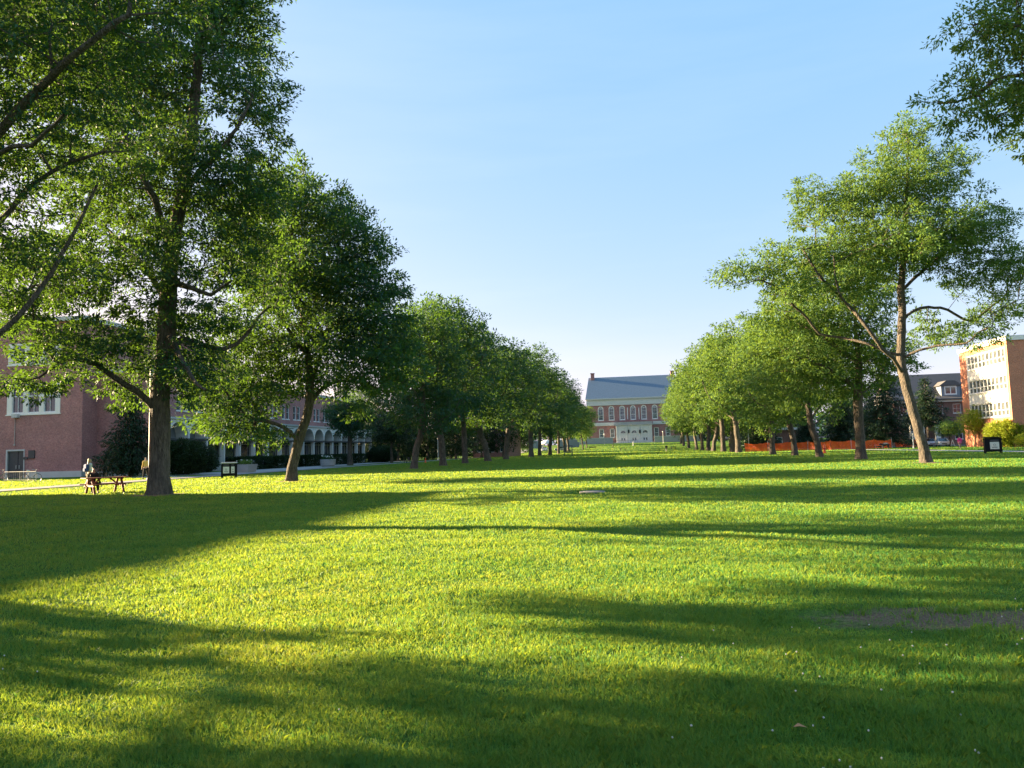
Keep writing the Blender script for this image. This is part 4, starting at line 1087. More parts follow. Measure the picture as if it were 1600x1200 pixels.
m.build('wall', M['brick_b'], b6, fix=False)
for o in ops: fh.window(b6, *o, 2, 2, .09, 'white')
m = MB(); m.box(hx0-.3, hx1+.3, YH-.5, YH+12.5, ZEh-.797, ZEh-.35); m.build('eaves_board', M['white'], b6)
m = MB(); m.prism([(YH-1.3, ZEh-.3), (YH-1.25, ZEh-.1), (YH+1.2, ZEh+1.2), (YH+6, ZRh), (YH+10.8, ZEh+1.2), (YH+13.3, ZEh-.1), (YH+13.3, ZEh-.3)], hx0-.5, hx1+.5, 'x'); m.build('roof', M['shingle'], b6)
dx0, dz0 = hx(1471, 617, YH-.2); dx1, dz1 = hx(1499, 602, YH-.2)
m = MB(); m.box(dx0, dx1, YH-.2, YH+4, dz0-.3, dz1); dm = m.build('dormer', M['blueg'], b6)
fd = Face((dx0, YH-.2, dz0), (1,0,0), (0,-1,0)); Wd2 = dx1-dx0
m = MB(); fd.box(m, Wd2*.17, Wd2*.83, -.05, dz1-dz0-.05, .003, .1)
m.build('dormer_trim', M['white'], b6)
for i in range(2):
    a = Wd2*(.23+.29*i); m = MB(); fd.box(m, a, a+Wd2*.24, .25, dz1-dz0-.35, .101, .115); m.build('dormer_pane', M['glass'], b6, fix=False)
m = MB(); m.prism([(dx0-.5, dz1+.003), (dx1+.5, dz1+.003), ((dx0+dx1)/2+.9, dz1+1.1), ((dx0+dx1)/2-.9, dz1+1.1)], YH-.6, YH+4.4, 'y'); m.build('dormer_roof', M['shingle'], b6)
m = MB(); c0, _ = hx(1425, 680, YH-1.8); c1, _ = hx(1440, 680, YH-1.8)
for x in (c0, c1, c1+3.2): m.box(x-.45, x+.45, YH-2.4, YH-1.6, 0, 4.6)
m.box(c0-.8, c1+4, YH-2.8, YH-.01, 4.603, 5.1); m.build('porch', M['white'], b6)

# ------------------------------------------------------------------ right: low brick building behind the fence
b7 = empty('brick_building', (0,0,0), 0, 'low brick building with white fascia and two white framed windows behind the orange fence', 'building')
Y7 = 192.0; p0, p1 = atY(1204, 690, Y7), atY(1276, 690, Y7); W = float(p1[0]-p0[0]); f7 = Face((float(p0[0]), Y7, 0), (1,0,0), (0,-1,0)); z7 = float(atY(1240, 668, Y7)[2])
wx = float(atY(1218.5, 690, Y7)[0]-p0[0]); o1 = (wx-.65, wx+.65, 1.2, 2.8); wx2 = float(atY(1253, 672, Y7)[0]-p0[0]); o2 = (wx2-.6, wx2+.6, 2.9, 4.4)
m = MB(); f7.wall(m, W, z7-.5, [o1, o2]); Face((p0[0]+W, Y7, 0), (0,1,0), (1,0,0)).wall(m, 14, z7-.5, []); Face((p0[0], Y7+14, 0), (0,-1,0), (-1,0,0)).wall(m, 14, z7-.5, []); Face((p0[0]+W, Y7+14, 0), (-1,0,0), (0,1,0)).wall(m, W, z7-.5, [])
m.build('wall', M['brick_b'], b7, fix=False)
f7.window(b7, *o1, 1, 2, .16, 'white'); f7.window(b7, *o2, 1, 2, .12, 'white')
m = MB(); m.box(p0[0]-.6, p0[0]+W+.6, Y7-.7, Y7+14.5, z7-.497, z7); m.build('roof', M['white'], b7)
m = MB(); f7.box(m, W*.62, W*.98, 0, 3.2, .004, .4); m.build('panel', M['blueg'], b7)
# ------------------------------------------------------------------ street furniture and small things
def bench_table(loc, rz, label, L=1.9, mt='redwood'):
    r = empty('picnic_table', loc, rz, label, 'picnic table')
    m = MB()
    for k in range(5): y = -.36+k*.18; m.bevbox(-L/2, L/2, y-.083, y+.083, .715, .755, .006)
    m.build('tabletop', M[mt], r)
    for s in (-1, 1):
        m = MB()
        for k in range(2): y = s*(.66+k*.15); m.bevbox(-L/2, L/2, y-.068, y+.068, .415, .455, .006)
        m.build('seat', M[mt], r)
        x = s*L*.33
        m = MB(); m.bar((x,-.72,0),(x,-.25,.71),.045,.10,(1,0,0)); m.build('leg', M[mt], r)
        m = MB(); m.bar((x,.72,0),(x,.25,.71),.045,.10,(1,0,0)); m.build('leg', M[mt], r)
        m = MB(); m.bar((x+s*.05,-.75,.375),(x+s*.05,.75,.375),.045,.09); m.bar((x+s*.05,-.38,.68),(x+s*.05,.38,.68),.045,.07); m.bar((x,0,.36),(x-s*.42,0,.70),.045,.07)
        m.build('brace', M[mt], r)
    return r
x, y = G(164, 770.5); PT = (x, y)
ptab = bench_table((x, y, 0), R(52), 'red stained wooden picnic table on the lawn left of the forked tree')

# people -------------------------------------------------------------
def skin_obj(name, J, E_, mat, parent, sub=2, root=0):
    me = bpy.data.meshes.new(name); me.from_pydata([Vector(j[:3]) for j in J], E_, []); me.update()
    o = bpy.data.objects.new(name, me); col.objects.link(o); o.parent = parent
    md = o.modifiers.new('skin', 'SKIN'); md.use_smooth_shade = True
    lay = me.skin_vertices[0] if len(me.skin_vertices) else None
    if lay is None:
        bpy.context.view_layer.objects.active = o
        o.select_set(True)
        lay = me.skin_vertices[0]
    for i, j in enumerate(J):
        rr = j[3] if hasattr(j[3], '__len__') else (j[3], j[3])
        lay.data[i].radius = rr; lay.data[i].use_root = (i == root)
    sm = o.modifiers.new('sub', 'SUBSURF'); sm.levels = sub; sm.render_levels = sub
    me.materials.append(mat)
    return o
def person(loc, rz, label, Hh=1.7, hair='hair_d', top='cloth_y', bottom='cloth_k', bare=0., hairlong=False, walk=.0, arms=(.1,.1), sit=False, shorts=False, pack=None, bend=0.):
    """figure facing -Y (towards the camera) at rz = 0"""
    r = empty('person', loc, rz, label, 'person'); s = Hh/1.7
    hip = .90*s if not sit else .47*s
    def P(x, y, z, q): return (x*s, y*s, z, q*s if not hasattr(q, '__len__') else (q[0]*s, q[1]*s))
    z0 = hip; T = lambda z: z0+z*s
    b = bend
    J = [P(0,0,T(.02),(.15,.10)), P(0,-.06*b,T(.18),(.125,.09)), P(0,-.15*b,T(.36),(.15,.10)), P(0,-.22*b,T(.50),(.10,.07)), P(0,-.25*b-.01,T(.575),.05), P(0,-.28*b-.015,T(.66),(.075,.09)), P(0,-.30*b-.01,T(.76),(.07,.085)),
         P(0,-.29*b-.115,T(.665),.014)]
    E_ = [(0,1),(1,2),(2,3),(3,4),(4,5),(5,6),(5,7)]
    def arm(sx, sw):
        n = len(J); J.extend([P(sx*.19,-.2*b,T(.475),.052), P(sx*.235,-.2*b+.04-sw*.2,T(.20),.040), P(sx*.25,-.2*b-sw*.9-.03,T(-.02),.030), P(sx*.25,-.2*b-sw*1.1-.04,T(-.10),(.022,.038)), P(sx*.245,-.2*b-sw*1.2-.05,T(-.17),(.012,.03)), P(sx*.225,-.2*b-sw*1.15-.075,T(-.12),.012)])
        E_.extend([(3,n),(n,n+1),(n+1,n+2),(n+2,n+3),(n+3,n+4),(n+3,n+5)])
    arm(-1, arms[0]); arm(1, arms[1])
    legs = []
    for sx, w_ in ((-1, walk), (1, -walk)):
        n = len(J)
        if sit: J.extend([P(sx*.10,0,T(-.0),.085), P(sx*.13,-.40,T(.02),.062), P(sx*.13,-.42,.12*s,.045), P(sx*.13,-.42,.05*s,.04), P(sx*.14,-.54,.03*s,(.035,.028))])
        else: J.extend([P(sx*.09,0,T(-.07),.088), P(sx*.10,-w_*.5-.02,.48*s,.058), P(sx*.10,-w_+(.08 if w_ < 0 else 0),.12*s+(.04 if w_ < 0 else 0),.038), P(sx*.10,-w_+.02,.05*s,.04), P(sx*.11,-w_-.12,.03*s,(.04,.028))])
        E_.extend([(0,n),(n,n+1),(n+1,n+2),(n+2,n+3),(n+3,n+4)]); legs.append(n)
    skin_obj('body', J, E_, M['skin'], r)
    # clothes follow the same joints
    def sub(idx, k, add, ed, name, mat):
        JJ = []
        for i in idx:
            q = J[i]; rr = q[3] if hasattr(q[3], '__len__') else (q[3], q[3]); JJ.append((q[0],q[1],q[2],(rr[0]*k+add, rr[1]*k+add)))
        mp = {i: n for n, i in enumerate(idx)}
        return skin_obj(name, JJ, [(mp[a], mp[c]) for a, c in ed], M[mat], r)
    a1, a2 = 8, 14
    sub([0,1,2,3,a1,a1+1,a1+2,a2,a2+1,a2+2], 1.08, .012, [(0,1),(1,2),(2,3),(3,a1),(a1,a1+1),(a1+1,a1+2),(3,a2),(a2,a2+1),(a2+1,a2+2)], 'top', top)
    l1, l2 = legs
    if shorts: sub([0,l1,l1+1,l2,l2+1], 1.08, .014, [(0,l1),(l1,l1+1),(0,l2),(l2,l2+1)], 'shorts', bottom) if bare < .5 else sub([0,l1,l2], 1.12, .02, [(0,l1),(0,l2)], 'shorts', bottom)
    else: sub([0,l1,l1+1,l1+2,l2,l2+1,l2+2], 1.08, .012, [(0,l1),(l1,l1+1),(l1+1,l1+2),(0,l2),(l2,l2+1),(l2+1,l2+2)], 'trousers', bottom)
    for l in legs:
        q3, q4 = J[l+3], J[l+4]; skin_obj('shoe', [(q3[0],q3[1]+.02,q3[2]-.005,.05*s),(q4[0],q4[1]-.03,q4[2]+.012,(.048*s,.036*s))], [(0,1)], M['dark'], r, 1)
    h = J[6]; 
    JJ = [(h[0],h[1]+.02*s,h[2]+.035*s,(.078*s,.085*s)),(h[0],h[1]+.07*s,h[2]-.04*s,(.075*s,.05*s)),(h[0],h[1]+.085*s,h[2]-.12*s,(.06*s,.035*s))]
    if hairlong: JJ.append((h[0],h[1]+.12*s,h[2]-.30*s,(.075*s,.03*s)))
    skin_obj('hair', JJ, [(i,i+1) for i in range(len(JJ)-1)], M[hair], r)
    m = MB()
    for sx in (-1, 1): m.ball((h[0]+sx*.028*s, h[1]-.082*s, h[2]-.045*s), .009*s)
    m.build('eyes', M['black'], r, True)
    if pack:
        m = MB(); m.bevbox(-.15*s,.15*s,.10*s,.26*s,T(.06),T(.50),.05*s); m.bevbox(-.11*s,.11*s,.262*s,.31*s,T(.09),T(.28),.02*s)
        o = m.build('backpack', M[pack], r, False); o.rotation_euler = (0,0,0)
    return r
x, y = G(139.5, 765.0); person((x, y, 0), R(150), 'person with long blond hair and dark blue backpack standing behind the picnic table', 1.68, 'hair_b', 'cloth_w', 'cloth_t', hairlong=True, walk=.14, arms=(.05,-.1), shorts=True, pack='cloth_b')
c_, s_ = math.cos(R(52)), math.sin(R(52))
def tabl(u, v): return (PT[0]+u*c_-v*s_, PT[1]+u*s_+v*c_)
u = tabl(-.35, .74); person((u[0], u[1], -.0), R(52), 'person in black sitting at the far side of the picnic table', 1.66, 'hair_d', 'cloth_k', 'cloth_k', sit=True, arms=(.35,.35), bend=.5)
x, y = G(227.5, 749); person((x, y, .03), R(15), 'person in yellow jacket and black trousers walking beside the grey lamp pole', 1.70, 'hair_d', 'cloth_y', 'cloth_k', walk=.22, arms=(.05,.0))
x, y = G(1500.5, 701.6); person((x, y, 0), R(170), 'person in bright pink top and shorts walking on the right path', 1.68, 'hair_d', 'cloth_p', 'cloth_p', walk=.3, arms=(.1,-.2), shorts=True, bare=.8)
x, y = G(1041.5, 706); person((x, y, .0), R(180), 'small distant person in black walking away in mid lawn', 1.72, 'hair_d', 'cloth_k', 'cloth_t', walk=.2, arms=(.1,-.1))
p = atY(957.5, 691, 262); person((p[0], 262, float(zg(0,262))), R(90), 'tiny distant person in dark clothes before the terrace wall', 1.7, 'hair_d', 'cloth_k', 'cloth_k', walk=.2)

# dogs -------------------------------------------------------------
def dog(loc, rz, label, s, body, back=None):
    r = empty('dog', loc, rz, label, 'dog')
    P = lambda x, z, q, y=0: (x*s, y*s, z*s, (q[0]*s, q[1]*s) if hasattr(q, '__len__') else q*s)
    J = [P(.28,.54,(.14,.19)), P(.05,.54,(.14,.17)), P(-.22,.56,(.12,.14)), P(-.34,.57,(.10,.12)), P(.42,.58,.075), P(.52,.60,.075), P(.62,.57,.05), P(.71,.55,.032),
         P(-.46,.56,.03), P(-.54,.42,.02), P(.50,.70,.022,.05), P(.50,.70,.022,-.05)]
    E_ = [(0,1),(1,2),(2,3),(0,4),(4,5),(5,6),(6,7),(3,8),(8,9),(5,10),(5,11)]
    for sy in (-1, 1):
        n = len(J); J += [P(.30,.36,.065,sy*.10), P(.28,.20,.045,sy*.10), P(.30,.05,.036,sy*.10), P(.34,.025,.03,sy*.09)]; E_ += [(0,n),(n,n+1),(n+1,n+2),(n+2,n+3)]
        n = len(J); J += [P(-.30,.42,.09,sy*.09), P(-.24,.30,.06,sy*.10), P(-.36,.17,.038,sy*.10), P(-.34,.04,.024,sy*.09), P(-.29,.025,.028,sy*.09)]; E_ += [(3,n),(n,n+1),(n+1,n+2),(n+2,n+3),(n+3,n+4)]
    skin_obj('body', J, E_, M[body], r)
    if back: skin_obj('saddle_coat', [P(.30,.60,(.145,.17)), P(.0,.61,(.145,.15)), P(-.34,.64,(.11,.11))], [(0,1),(1,2)], M[back], r)
    return r
x, y = G(1384, 702); dog((x, y, .0), R(180), 'larger dark dog with a grey back by the red end of the fence', 1.35, 'fur_k', 'fur_g')
x, y = G(1374, 702); dog((x, y, .0), R(180), 'small black dog leading the grey backed one', .80, 'fur_k')

# bicycles -----------------------------------------------------------
def torus_pts(c, r, n=26): return [(c[0]+r*math.cos(2*math.pi*k/n), c[1], c[2]+r*math.sin(2*math.pi*k/n)) for k in range(n+1)]
def bicycle(loc, rz, label, frame='steel', group=None):
    r = empty('bicycle', loc, rz, label, 'bicycle', group)
    for x in (-.53, .53):
        m = MB(); m.tube(torus_pts((x,0,.34), .325), .018, 6, cap=False); w_ = m.build('wheel', M['rubber'], r, True)
        m = MB(); m.tube(torus_pts((x,0,.34), .305), .009, 4, cap=False)
        for k in range(10): a = k*.628; m.tube([(x,0,.34),(x+.3*math.cos(a),0,.34+.3*math.sin(a))], .0025, 3)
        m.tube([(x,-.04,.34),(x,.04,.34)], .02, 8); m.build('rim', M['silver'], w_)
    m = MB(); bb = (-.08,0,.29); st = (-.22,0,.80); hd = (.36,0,.83); hb = (.40,0,.68); ra = (-.53,0,.34)
    for a, b_, q in ((bb,st,.017),(bb,hb,.02),((-.19,0,.70),hd,.017),(bb,ra,.011),((-.19,0,.70),ra,.010),(hd,hb,.02)): m.tube([a,b_], q, 7)
    for sy in (-.05, .05): m.tube([(.40,sy*.6,.68),(.45,sy,.5),(.53,sy,.34)], .012, 6)
    m.build('frame', M[frame], r, True)
    m = MB(); m.tube([(-.22,0,.80),(-.245,0,.90)], .013, 6); m.tube([(-.38,0,.93),(-.30,0,.935),(-.18,0,.92),(-.09,0,.915)], [.05,.07,.035,.02], 8); m.build('saddle', M['cloth_w'], r, True)
    m = MB(); m.tube([hd,(.35,0,.95)], .013, 6); m.tube([(.25,-.30,1.0),(.33,-.22,1.0),(.36,-.05,.96),(.36,.05,.96),(.33,.22,1.0),(.25,.30,1.0)], .013, 6); m.build('handlebar', M['silver'], r, True)
    m = MB(); m.tube(torus_pts((-.08,.05,.29), .09, 14), .008, 4, cap=False); m.tube([(-.08,-.07,.29),(-.08,.07,.29)], .015, 6); m.bar((-.08,.07,.29),(-.02,.07,.14),.02); m.bar((-.08,-.07,.29),(-.14,-.07,.44),.02); m.bevbox(-.06,.02,.07,.15,.125,.15,.005); m.bevbox(-.18,-.10,-.15,-.07,.43,.455,.005); m.build('crank', M['black'], r)
    return r
x, y = G(48.5, 753.3); bicycle((x, y, 0), R(8), 'silver bicycle parked at right end of the rack by the brick building', group='bicycles on the left rack')
x, y = G(-3, 752.5); bicycle((x, y, 0), R(12), 'bicycle cut by the left edge at the rack by the brick building', 'blueg', group='bicycles on the left rack')
BR = 'bicycles under the small tree'
for k, px in enumerate((1511, 1518, 1525)):
    x, y = G(px, 697.7); bicycle((x, y, 0), R(60+14*k), ['dark bicycle nearest the pink walker, behind the small tree', 'middle one of three bicycles behind the small tree', 'bicycle closest to the white post behind the small tree'][k], ['dark','steel','red'][k], BR)
x0, y0 = G(2, 752.3); x1, y1 = G(52, 752.3)
m = MB(); a = Vector((x0, y0+.3, 0)); b_ = Vector((x1, y1+.3, 0)); d = (b_-a)
m.tube([a+Vector((0,0,.82)), b_+Vector((0,0,.82))], .022, 8); m.tube([a+Vector((0,0,.12)), b_+Vector((0,0,.12))], .014, 8)
for k in range(17): q = a+d*(k/16); m.tube([q+Vector((0,0,0 if k % 8 == 0 else .12)), q+Vector((0,0,.82))], .020 if k % 8 == 0 else .008, 6)
o = m.build('bike_rack', M['conc'], None, True); tag(o, 'grey metal bar bicycle rack before the mauve brick building', 'bike rack')
x, y = G(1489, 697.6)
m = MB(); m.prism([(-.38,0),(-.32,0),(0,.95),(.32,0),(.38,0),(.05,1.12),(-.05,1.12)], -.02, .02, 'y'); m.box(-.26,.26,-.015,.015,.35,.43)
o = m.build('a_frame_sign', M['white']); o.location = (x, y, 0); tag(o, 'small white A frame stand left of the pink walker', 'sign stand')

# waste and recycling bins ---------------------------------------------
def bin_(loc, rz, label, W, D, Hh, posters, cap='stone'):
    r = empty('waste_bin', loc, rz, label, 'waste bin')
    m = MB(); m.bevbox(-W/2,W/2,-D/2,D/2,.16,Hh-.1,.02)
    for sx in (-1,1):
        for sy in (-1,1): m.box(sx*W/2-.05,sx*W/2+.05,sy*D/2-.05,sy*D/2+.05,0,Hh-.12)
    m.build('body', M['black'], r)
    m = MB(); m.bevbox(-W/2-.07,W/2+.07,-D/2-.07,D/2+.07,Hh-.095,Hh,.03); m.build('lid', M[cap], r)
    for (a, b_, z0, z1) in posters:
        m = MB(); m.box(a, b_, -D/2-.035, -D/2-.021, z0, z1); po = m.build('poster', M['cream'], r)
        m = MB(); cx = (a+b_)/2; cz = z0+(z1-z0)*.58; s = (b_-a)*.16
        for k in range(3):                            # three small chasing marks
            t = math.pi/2+k*2.094; m.bar((cx+s*math.cos(t), -D/2-.037, cz+s*math.sin(t)), (cx+s*math.cos(t+1.6), -D/2-.037, cz+s*math.sin(t+1.6)), .02, .035, (0,1,0))
        for k in range(2): m.box(cx-(b_-a)*.3, cx+(b_-a)*.3, -D/2-.038, -D/2-.036, z0+(z1-z0)*(.18+.09*k), z0+(z1-z0)*(.22+.09*k))
        m.build('print', M['dark'], po)
        m = MB(); m.box(a+.02, b_-.02, -D/2-.03, -D/2-.021, z1+.06, z1+.2); m.build('slot', M['dark'], r)
    return r
x, y = G(358, 746.3); bin_((x, y, 0), R(24), 'black double waste bin with two white posters and pale lid beside the left path', 1.0, .75, 1.17, [(-.40,.04,.34,.84),(.18,.42,.34,.84)])
x, y = G(1552, 708.3); bin_((x, y, 0), R(-16), 'black waste bin with one white poster beside the right path', 1.22, .95, 1.48, [(-.26,.44,.38,1.02)], 'black')
# planters ---------------------------------------------
x, y = G(383, 738.5)
r = empty('planter', (x, y, 0), R(-5), 'square grey concrete planter right of the double waste bin', 'planter')
m = MB(); m.add([(-.72,-.72,0),(.72,-.72,0),(.72,.72,0),(-.72,.72,0),(-.88,-.88,.82),(.88,-.88,.82),(.88,.88,.82),(-.88,.88,.82),(-.76,-.76,.82),(.76,-.76,.82),(.76,.76,.82),(-.76,.76,.82),(-.74,-.74,.7),(.74,-.74,.7),(.74,.74,.7),(-.74,.74,.7)],
   [(3,2,1,0)]+[(i,(i+1)%4,4+(i+1)%4,4+i) for i in range(4)]+[(4+i,4+(i+1)%4,8+(i+1)%4,8+i) for i in range(4)]+[(8+i,8+(i+1)%4,12+(i+1)%4,12+i) for i in range(4)]+[(12,13,14,15)])
m.build('tub', M['conc'], r)
g = np.random.default_rng(3); P_ = g.uniform(-.6,.6,(40,3)); P_[:,2] = .85+g.random(40)*.3; leaves('plants', P_, np.tile([0,0,1.],(40,1)), 14, .2, .14, .05, 4, M['leaf_r'], r)
m = MB(); 
for k in range(9): a = g.uniform(-.6,.6,2); m.ball((a[0],a[1],1.1+.2*g.random()), .055, n=6, m=4)
m.build('blossoms', M['white'], r)
x, y = G(512.5, 729)
r = empty('planter', (x, y, 0), 0, 'round grey concrete planter with pale flowers in front of the arcade', 'planter')
m = MB(); m.lathe([(.75,0),(.95,.15),(1.05,.95),(.92,.96),(.88,.8)], 20); m.build('tub', M['conc'], r, True)
P_ = g.uniform(-.6,.6,(40,3)); P_[:,2] = 1.0+g.random(40)*.35; leaves('plants', P_, np.tile([0,0,1.],(40,1)), 14, .25, .16, .06, 5, M['leaf_l'], r)
m = MB()
for k in range(12): a = g.uniform(-.65,.65,2); m.ball((a[0],a[1],1.2+.25*g.random()), .08, n=6, m=4)
m.build('blossoms', M['cream'], r)
# poles and posts ---------------------------------------------
def pole(loc, h, r0, r1, label, name='lamp_pole', mat='steel', head=None, cat='pole', group=None):
    r = empty(name, loc, 0, label, cat, group)
    m = MB(); m.tube([(0,0,-.1),(0,0,h*.5),(0,0,h)], [r0,(r0+r1)/2,r1], 12); m.lathe([(r0*1.7,0),(r0*1.7,.12),(r0*1.1,.2)], 12); m.build('shaft', M[mat], r, True)
    if head == 'arm':
        m = MB(); m.tube([(0,0,h-.1),(.5,0,h+.25),(1.3,0,h+.35)], [r1*.7]*3, 8); m.build('arm', M[mat], r, True)
        m = MB(); m.bevbox(1.2,1.95,-.16,.16,h+.25,h+.42,.04); m.build('lamp_head', M['silver'], r)
    if head == 'globe':
        m = MB(); m.ball((0,0,h+.16), .24); m.lathe([(.12,-.03),(.14,.02),(.05,.05)], 10, (0,0,h-.05)); m.build('lamp_globe', M['white'], r, True)
    if head == 'cap':
        m = MB(); m.lathe([(r1*1.5,0),(r1*1.6,.1),(r1*.6,.2)], 10, (0,0,h)); m.build('cap', M['white'], r)
    return r
x, y = G(235, 749.5); pole((x, y, 0), 9.5, .17, .12, 'thick pale grey lamp pole behind the forked trunk', head='arm')
x, y = G(1178, 705); pole((x, y+6, 0), 7, .10, .07, 'thin grey lamp pole rising behind the left end of the orange fence', head='arm')
x, y = G(1304.5, 701.5); pole((x, y+14, 0), 9.5, .12, .08, 'tall grey lamp pole behind the orange fence left of the straight trunk', head='arm')
x, y = G(1427.5, 700.8); pole((x, y, 0), 2.35, .075, .07, 'short white post standing by the right path near the leaning tree', 'marker_post', 'white', None, 'post')
WP = 'thin marker posts by the left path'
x, y = G(464.5, 731); pole((x, y, 0), 1.55, .045, .04, 'thin white marker post right of the leaning trunk foot', 'marker_post', 'white', None, 'post', WP)
x, y = G(449.5, 730); pole((x, y, 0), 1.8, .045, .04, 'thin marker post just left of the leaning trunk', 'marker_post', 'steel', None, 'post', WP)
GLB = 'white globe lamp posts'
x, y = G(678.5, 719); pole((x, y+3, 0), 4.2, .09, .08, 'pale lamp post between the third and fourth left trunks', 'lamp_post', 'stone', 'cap', 'lamp post')
x, y = G(688, 718.5); pole((x, y, 0), 3.2, .06, .05, 'white topped lamp post just left of the fourth left trunk', 'lamp_post', 'steel', 'globe', 'lamp post', GLB)
p = atY(944.5, 690, 300); pole((p[0], 300, float(zg(0,300))), 3.9, .07, .05, 'white globe lamp post in front of the left library windows', 'lamp_post', 'steel', 'globe', 'lamp post', GLB)
p = atY(1036.3, 690, 300); pole((p[0], 300, float(zg(0,300))), 4.2, .07, .05, 'white globe lamp post in front of the right library windows', 'lamp_post', 'white', 'globe', 'lamp post', GLB)
p = atY(989.3, 694, 285); pole((p[0], 285, float(zg(0,285))), 1.5, .09, .09, 'short white post on the lawn before the library steps', 'marker_post', 'white', None, 'post')
x, y = G(1247.5, 701.5); pole((x, y+5, 0), 4.6, .07, .06, 'lamp post in front of the low brick building behind the fence', 'lamp_post', 'steel', 'globe', 'lamp post')

def cone(loc, label, h=.75):
    r = empty('traffic_cone', loc, 0, label, 'traffic cone')
    m = MB(); m.lathe([(.16,.04),(.035,h),(.02,h+.01)], 14); m.build('cone', M['orange'], r, True)
    m = MB(); m.bevbox(-.2,.2,-.2,.2,0,.04,.01); m.build('base', M['orange'], r)
    m = MB(); m.lathe([(.112,h*.42),(.082,h*.62)], 14); m.build('band', M['white'], r)
x, y = G(665, 723.5); cone((x, y, 0), 'orange traffic cone on the grass between the third and fourth left trunks')
x, y = G(1288.5, 708.5)
r = empty('barrier_post', (x, y, 0), 0, 'orange plastic barrier post just right of the dark third right trunk', 'barrier post')
m = MB(); m.lathe([(.26,0),(.26,.1),(.17,.14),(.14,1.05),(.05,1.15),(.05,1.25)], 14); m.build('post', M['orange'], r, True)
m = MB(); m.lathe([(.166,.5),(.16,.65)], 14); m.build('band', M['red'], r)

def park_bench(loc, rz, label, L=1.5):
    r = empty('park_bench', loc, rz, label, 'bench')
    m = MB()
    for k in range(4): m.bevbox(-L/2,L/2,-.2+k*.11,-.11+k*.11,.43,.465,.005)
    m.build('seat', M['dark'], r)
    m = MB()
    for k in range(3): m.bevbox(-L/2,L/2,.25+k*.02,.28+k*.02,.52+k*.13,.62+k*.13,.005)
    m.build('backrest', M['dark'], r)
    for s in (-1, 1):
        m = MB(); x_ = s*L*.42; m.bar((x_,-.18,0),(x_,-.18,.43),.05); m.bar((x_,.18,0),(x_,.30,.9),.05); m.bar((x_,-.2,.41),(x_,.24,.41),.05); m.build('leg', M['black'], r)
x, y = G(635.5, 724.2); park_bench((x, y, 0), R(-60), 'dark bench left of the third trunk of the left row')
def far(px, Y): p = atY(px, 700, Y); return (float(p[0]), Y, float(zg(p[0], Y)))
bench_table(far(973, 236), R(6), 'dark picnic table small in the distance on the mid lawn', 2.1, 'dark')
bench_table(far(1052, 236), R(4), 'dark picnic table right of the small distant person', 1.7, 'dark')
park_bench(far(926, 262), R(0), 'low dark bench in the far distance left of the library steps', 2.4)
# swing frame between the last left trunks
X_, Y_ = G(888, 712.5)
r = empty('swing_frame', (X_, Y_, 0), 0, 'dark slatted swing frame between the last trunks of the left row', 'swing frame')
m = MB()
for s in (-1, 1): m.bar((s*.8,-.7,0),(s*.8,0,2.0),.1); m.bar((s*.8,.7,0),(s*.8,0,2.0),.1)
m.bar((-.9,0,2.0),(.9,0,2.0),.12); m.build('frame', M['dark'], r)
m = MB()
for k in range(4): m.box(-.65,.65,-.22+k*.12,-.12+k*.12,.5,.53)
for k in range(4): m.box(-.65,.65,.26,.29,.6+k*.14,.7+k*.14)
m.build('swing_seat', M['dark'], r)
m = MB()
for s in (-1, 1): m.tube([(s*.6,0,.52),(s*.6,0,1.95)], .015, 5)
m.build('chain', M['steel'], r)
# round utility cover in the lawn
M['cover'] = paint('weathered_cover', (.20,.19,.18), .9, .2, 8.0)
x, y = G(925.5, 769.6)
r = empty('utility_cover', (x, y, float(lump(np.array(x), np.array(y)))), 0, 'round pale concrete utility cover set in the lawn', 'utility cover')
m = MB(); m.lathe([(.44,-.1),(.44,.045),(.41,.055),(.33,.055)], 32); m.build('collar', M['cover'], r)
m = MB(); m.lathe([(.32,.03),(.32,.060),(.30,.064)], 32); m.build('lid', M['cover'], r)

# white tent and grey screen panels far left
p = far(855, 262); r = empty('canopy_tent', p, 0, 'white domed canopy tent beyond the left row', 'tent')
m = MB(); n = 20; prof = [(2.4,2.2),(2.35,2.45),(1.9,3.0),(1.1,3.45),(.2,3.65)]; m.lathe(prof, 20); m.build('canopy', M['white'], r, True)
for k in range(4):
    a = math.pi/4+k*math.pi/2; m = MB(); m.tube([(2.15*math.cos(a),2.15*math.sin(a),0),(2.15*math.cos(a),2.15*math.sin(a),2.3)], .05, 6); m.build('leg', M['steel'], r)
for k, (a, e, lb) in enumerate(((833, 849, 'grey blue screen panel left of the white tent'), (872, 905, 'grey blue screen panel behind the swing frame'))):
    p0, p1 = far(a, 285), far(e, 285); m = MB(); m.box(p0[0], p1[0], 285, 285.15, p0[2], p0[2]+2.9)
    for q in range(5): x = p0[0]+(p1[0]-p0[0])*q/4; m.box(x-.08, x+.08, 284.9, 284.996, p0[2], p0[2]+3.0)
    o = m.build('screen_fence', M['blueg']); tag(o, lb, 'fence', 'screen panels in the distance')

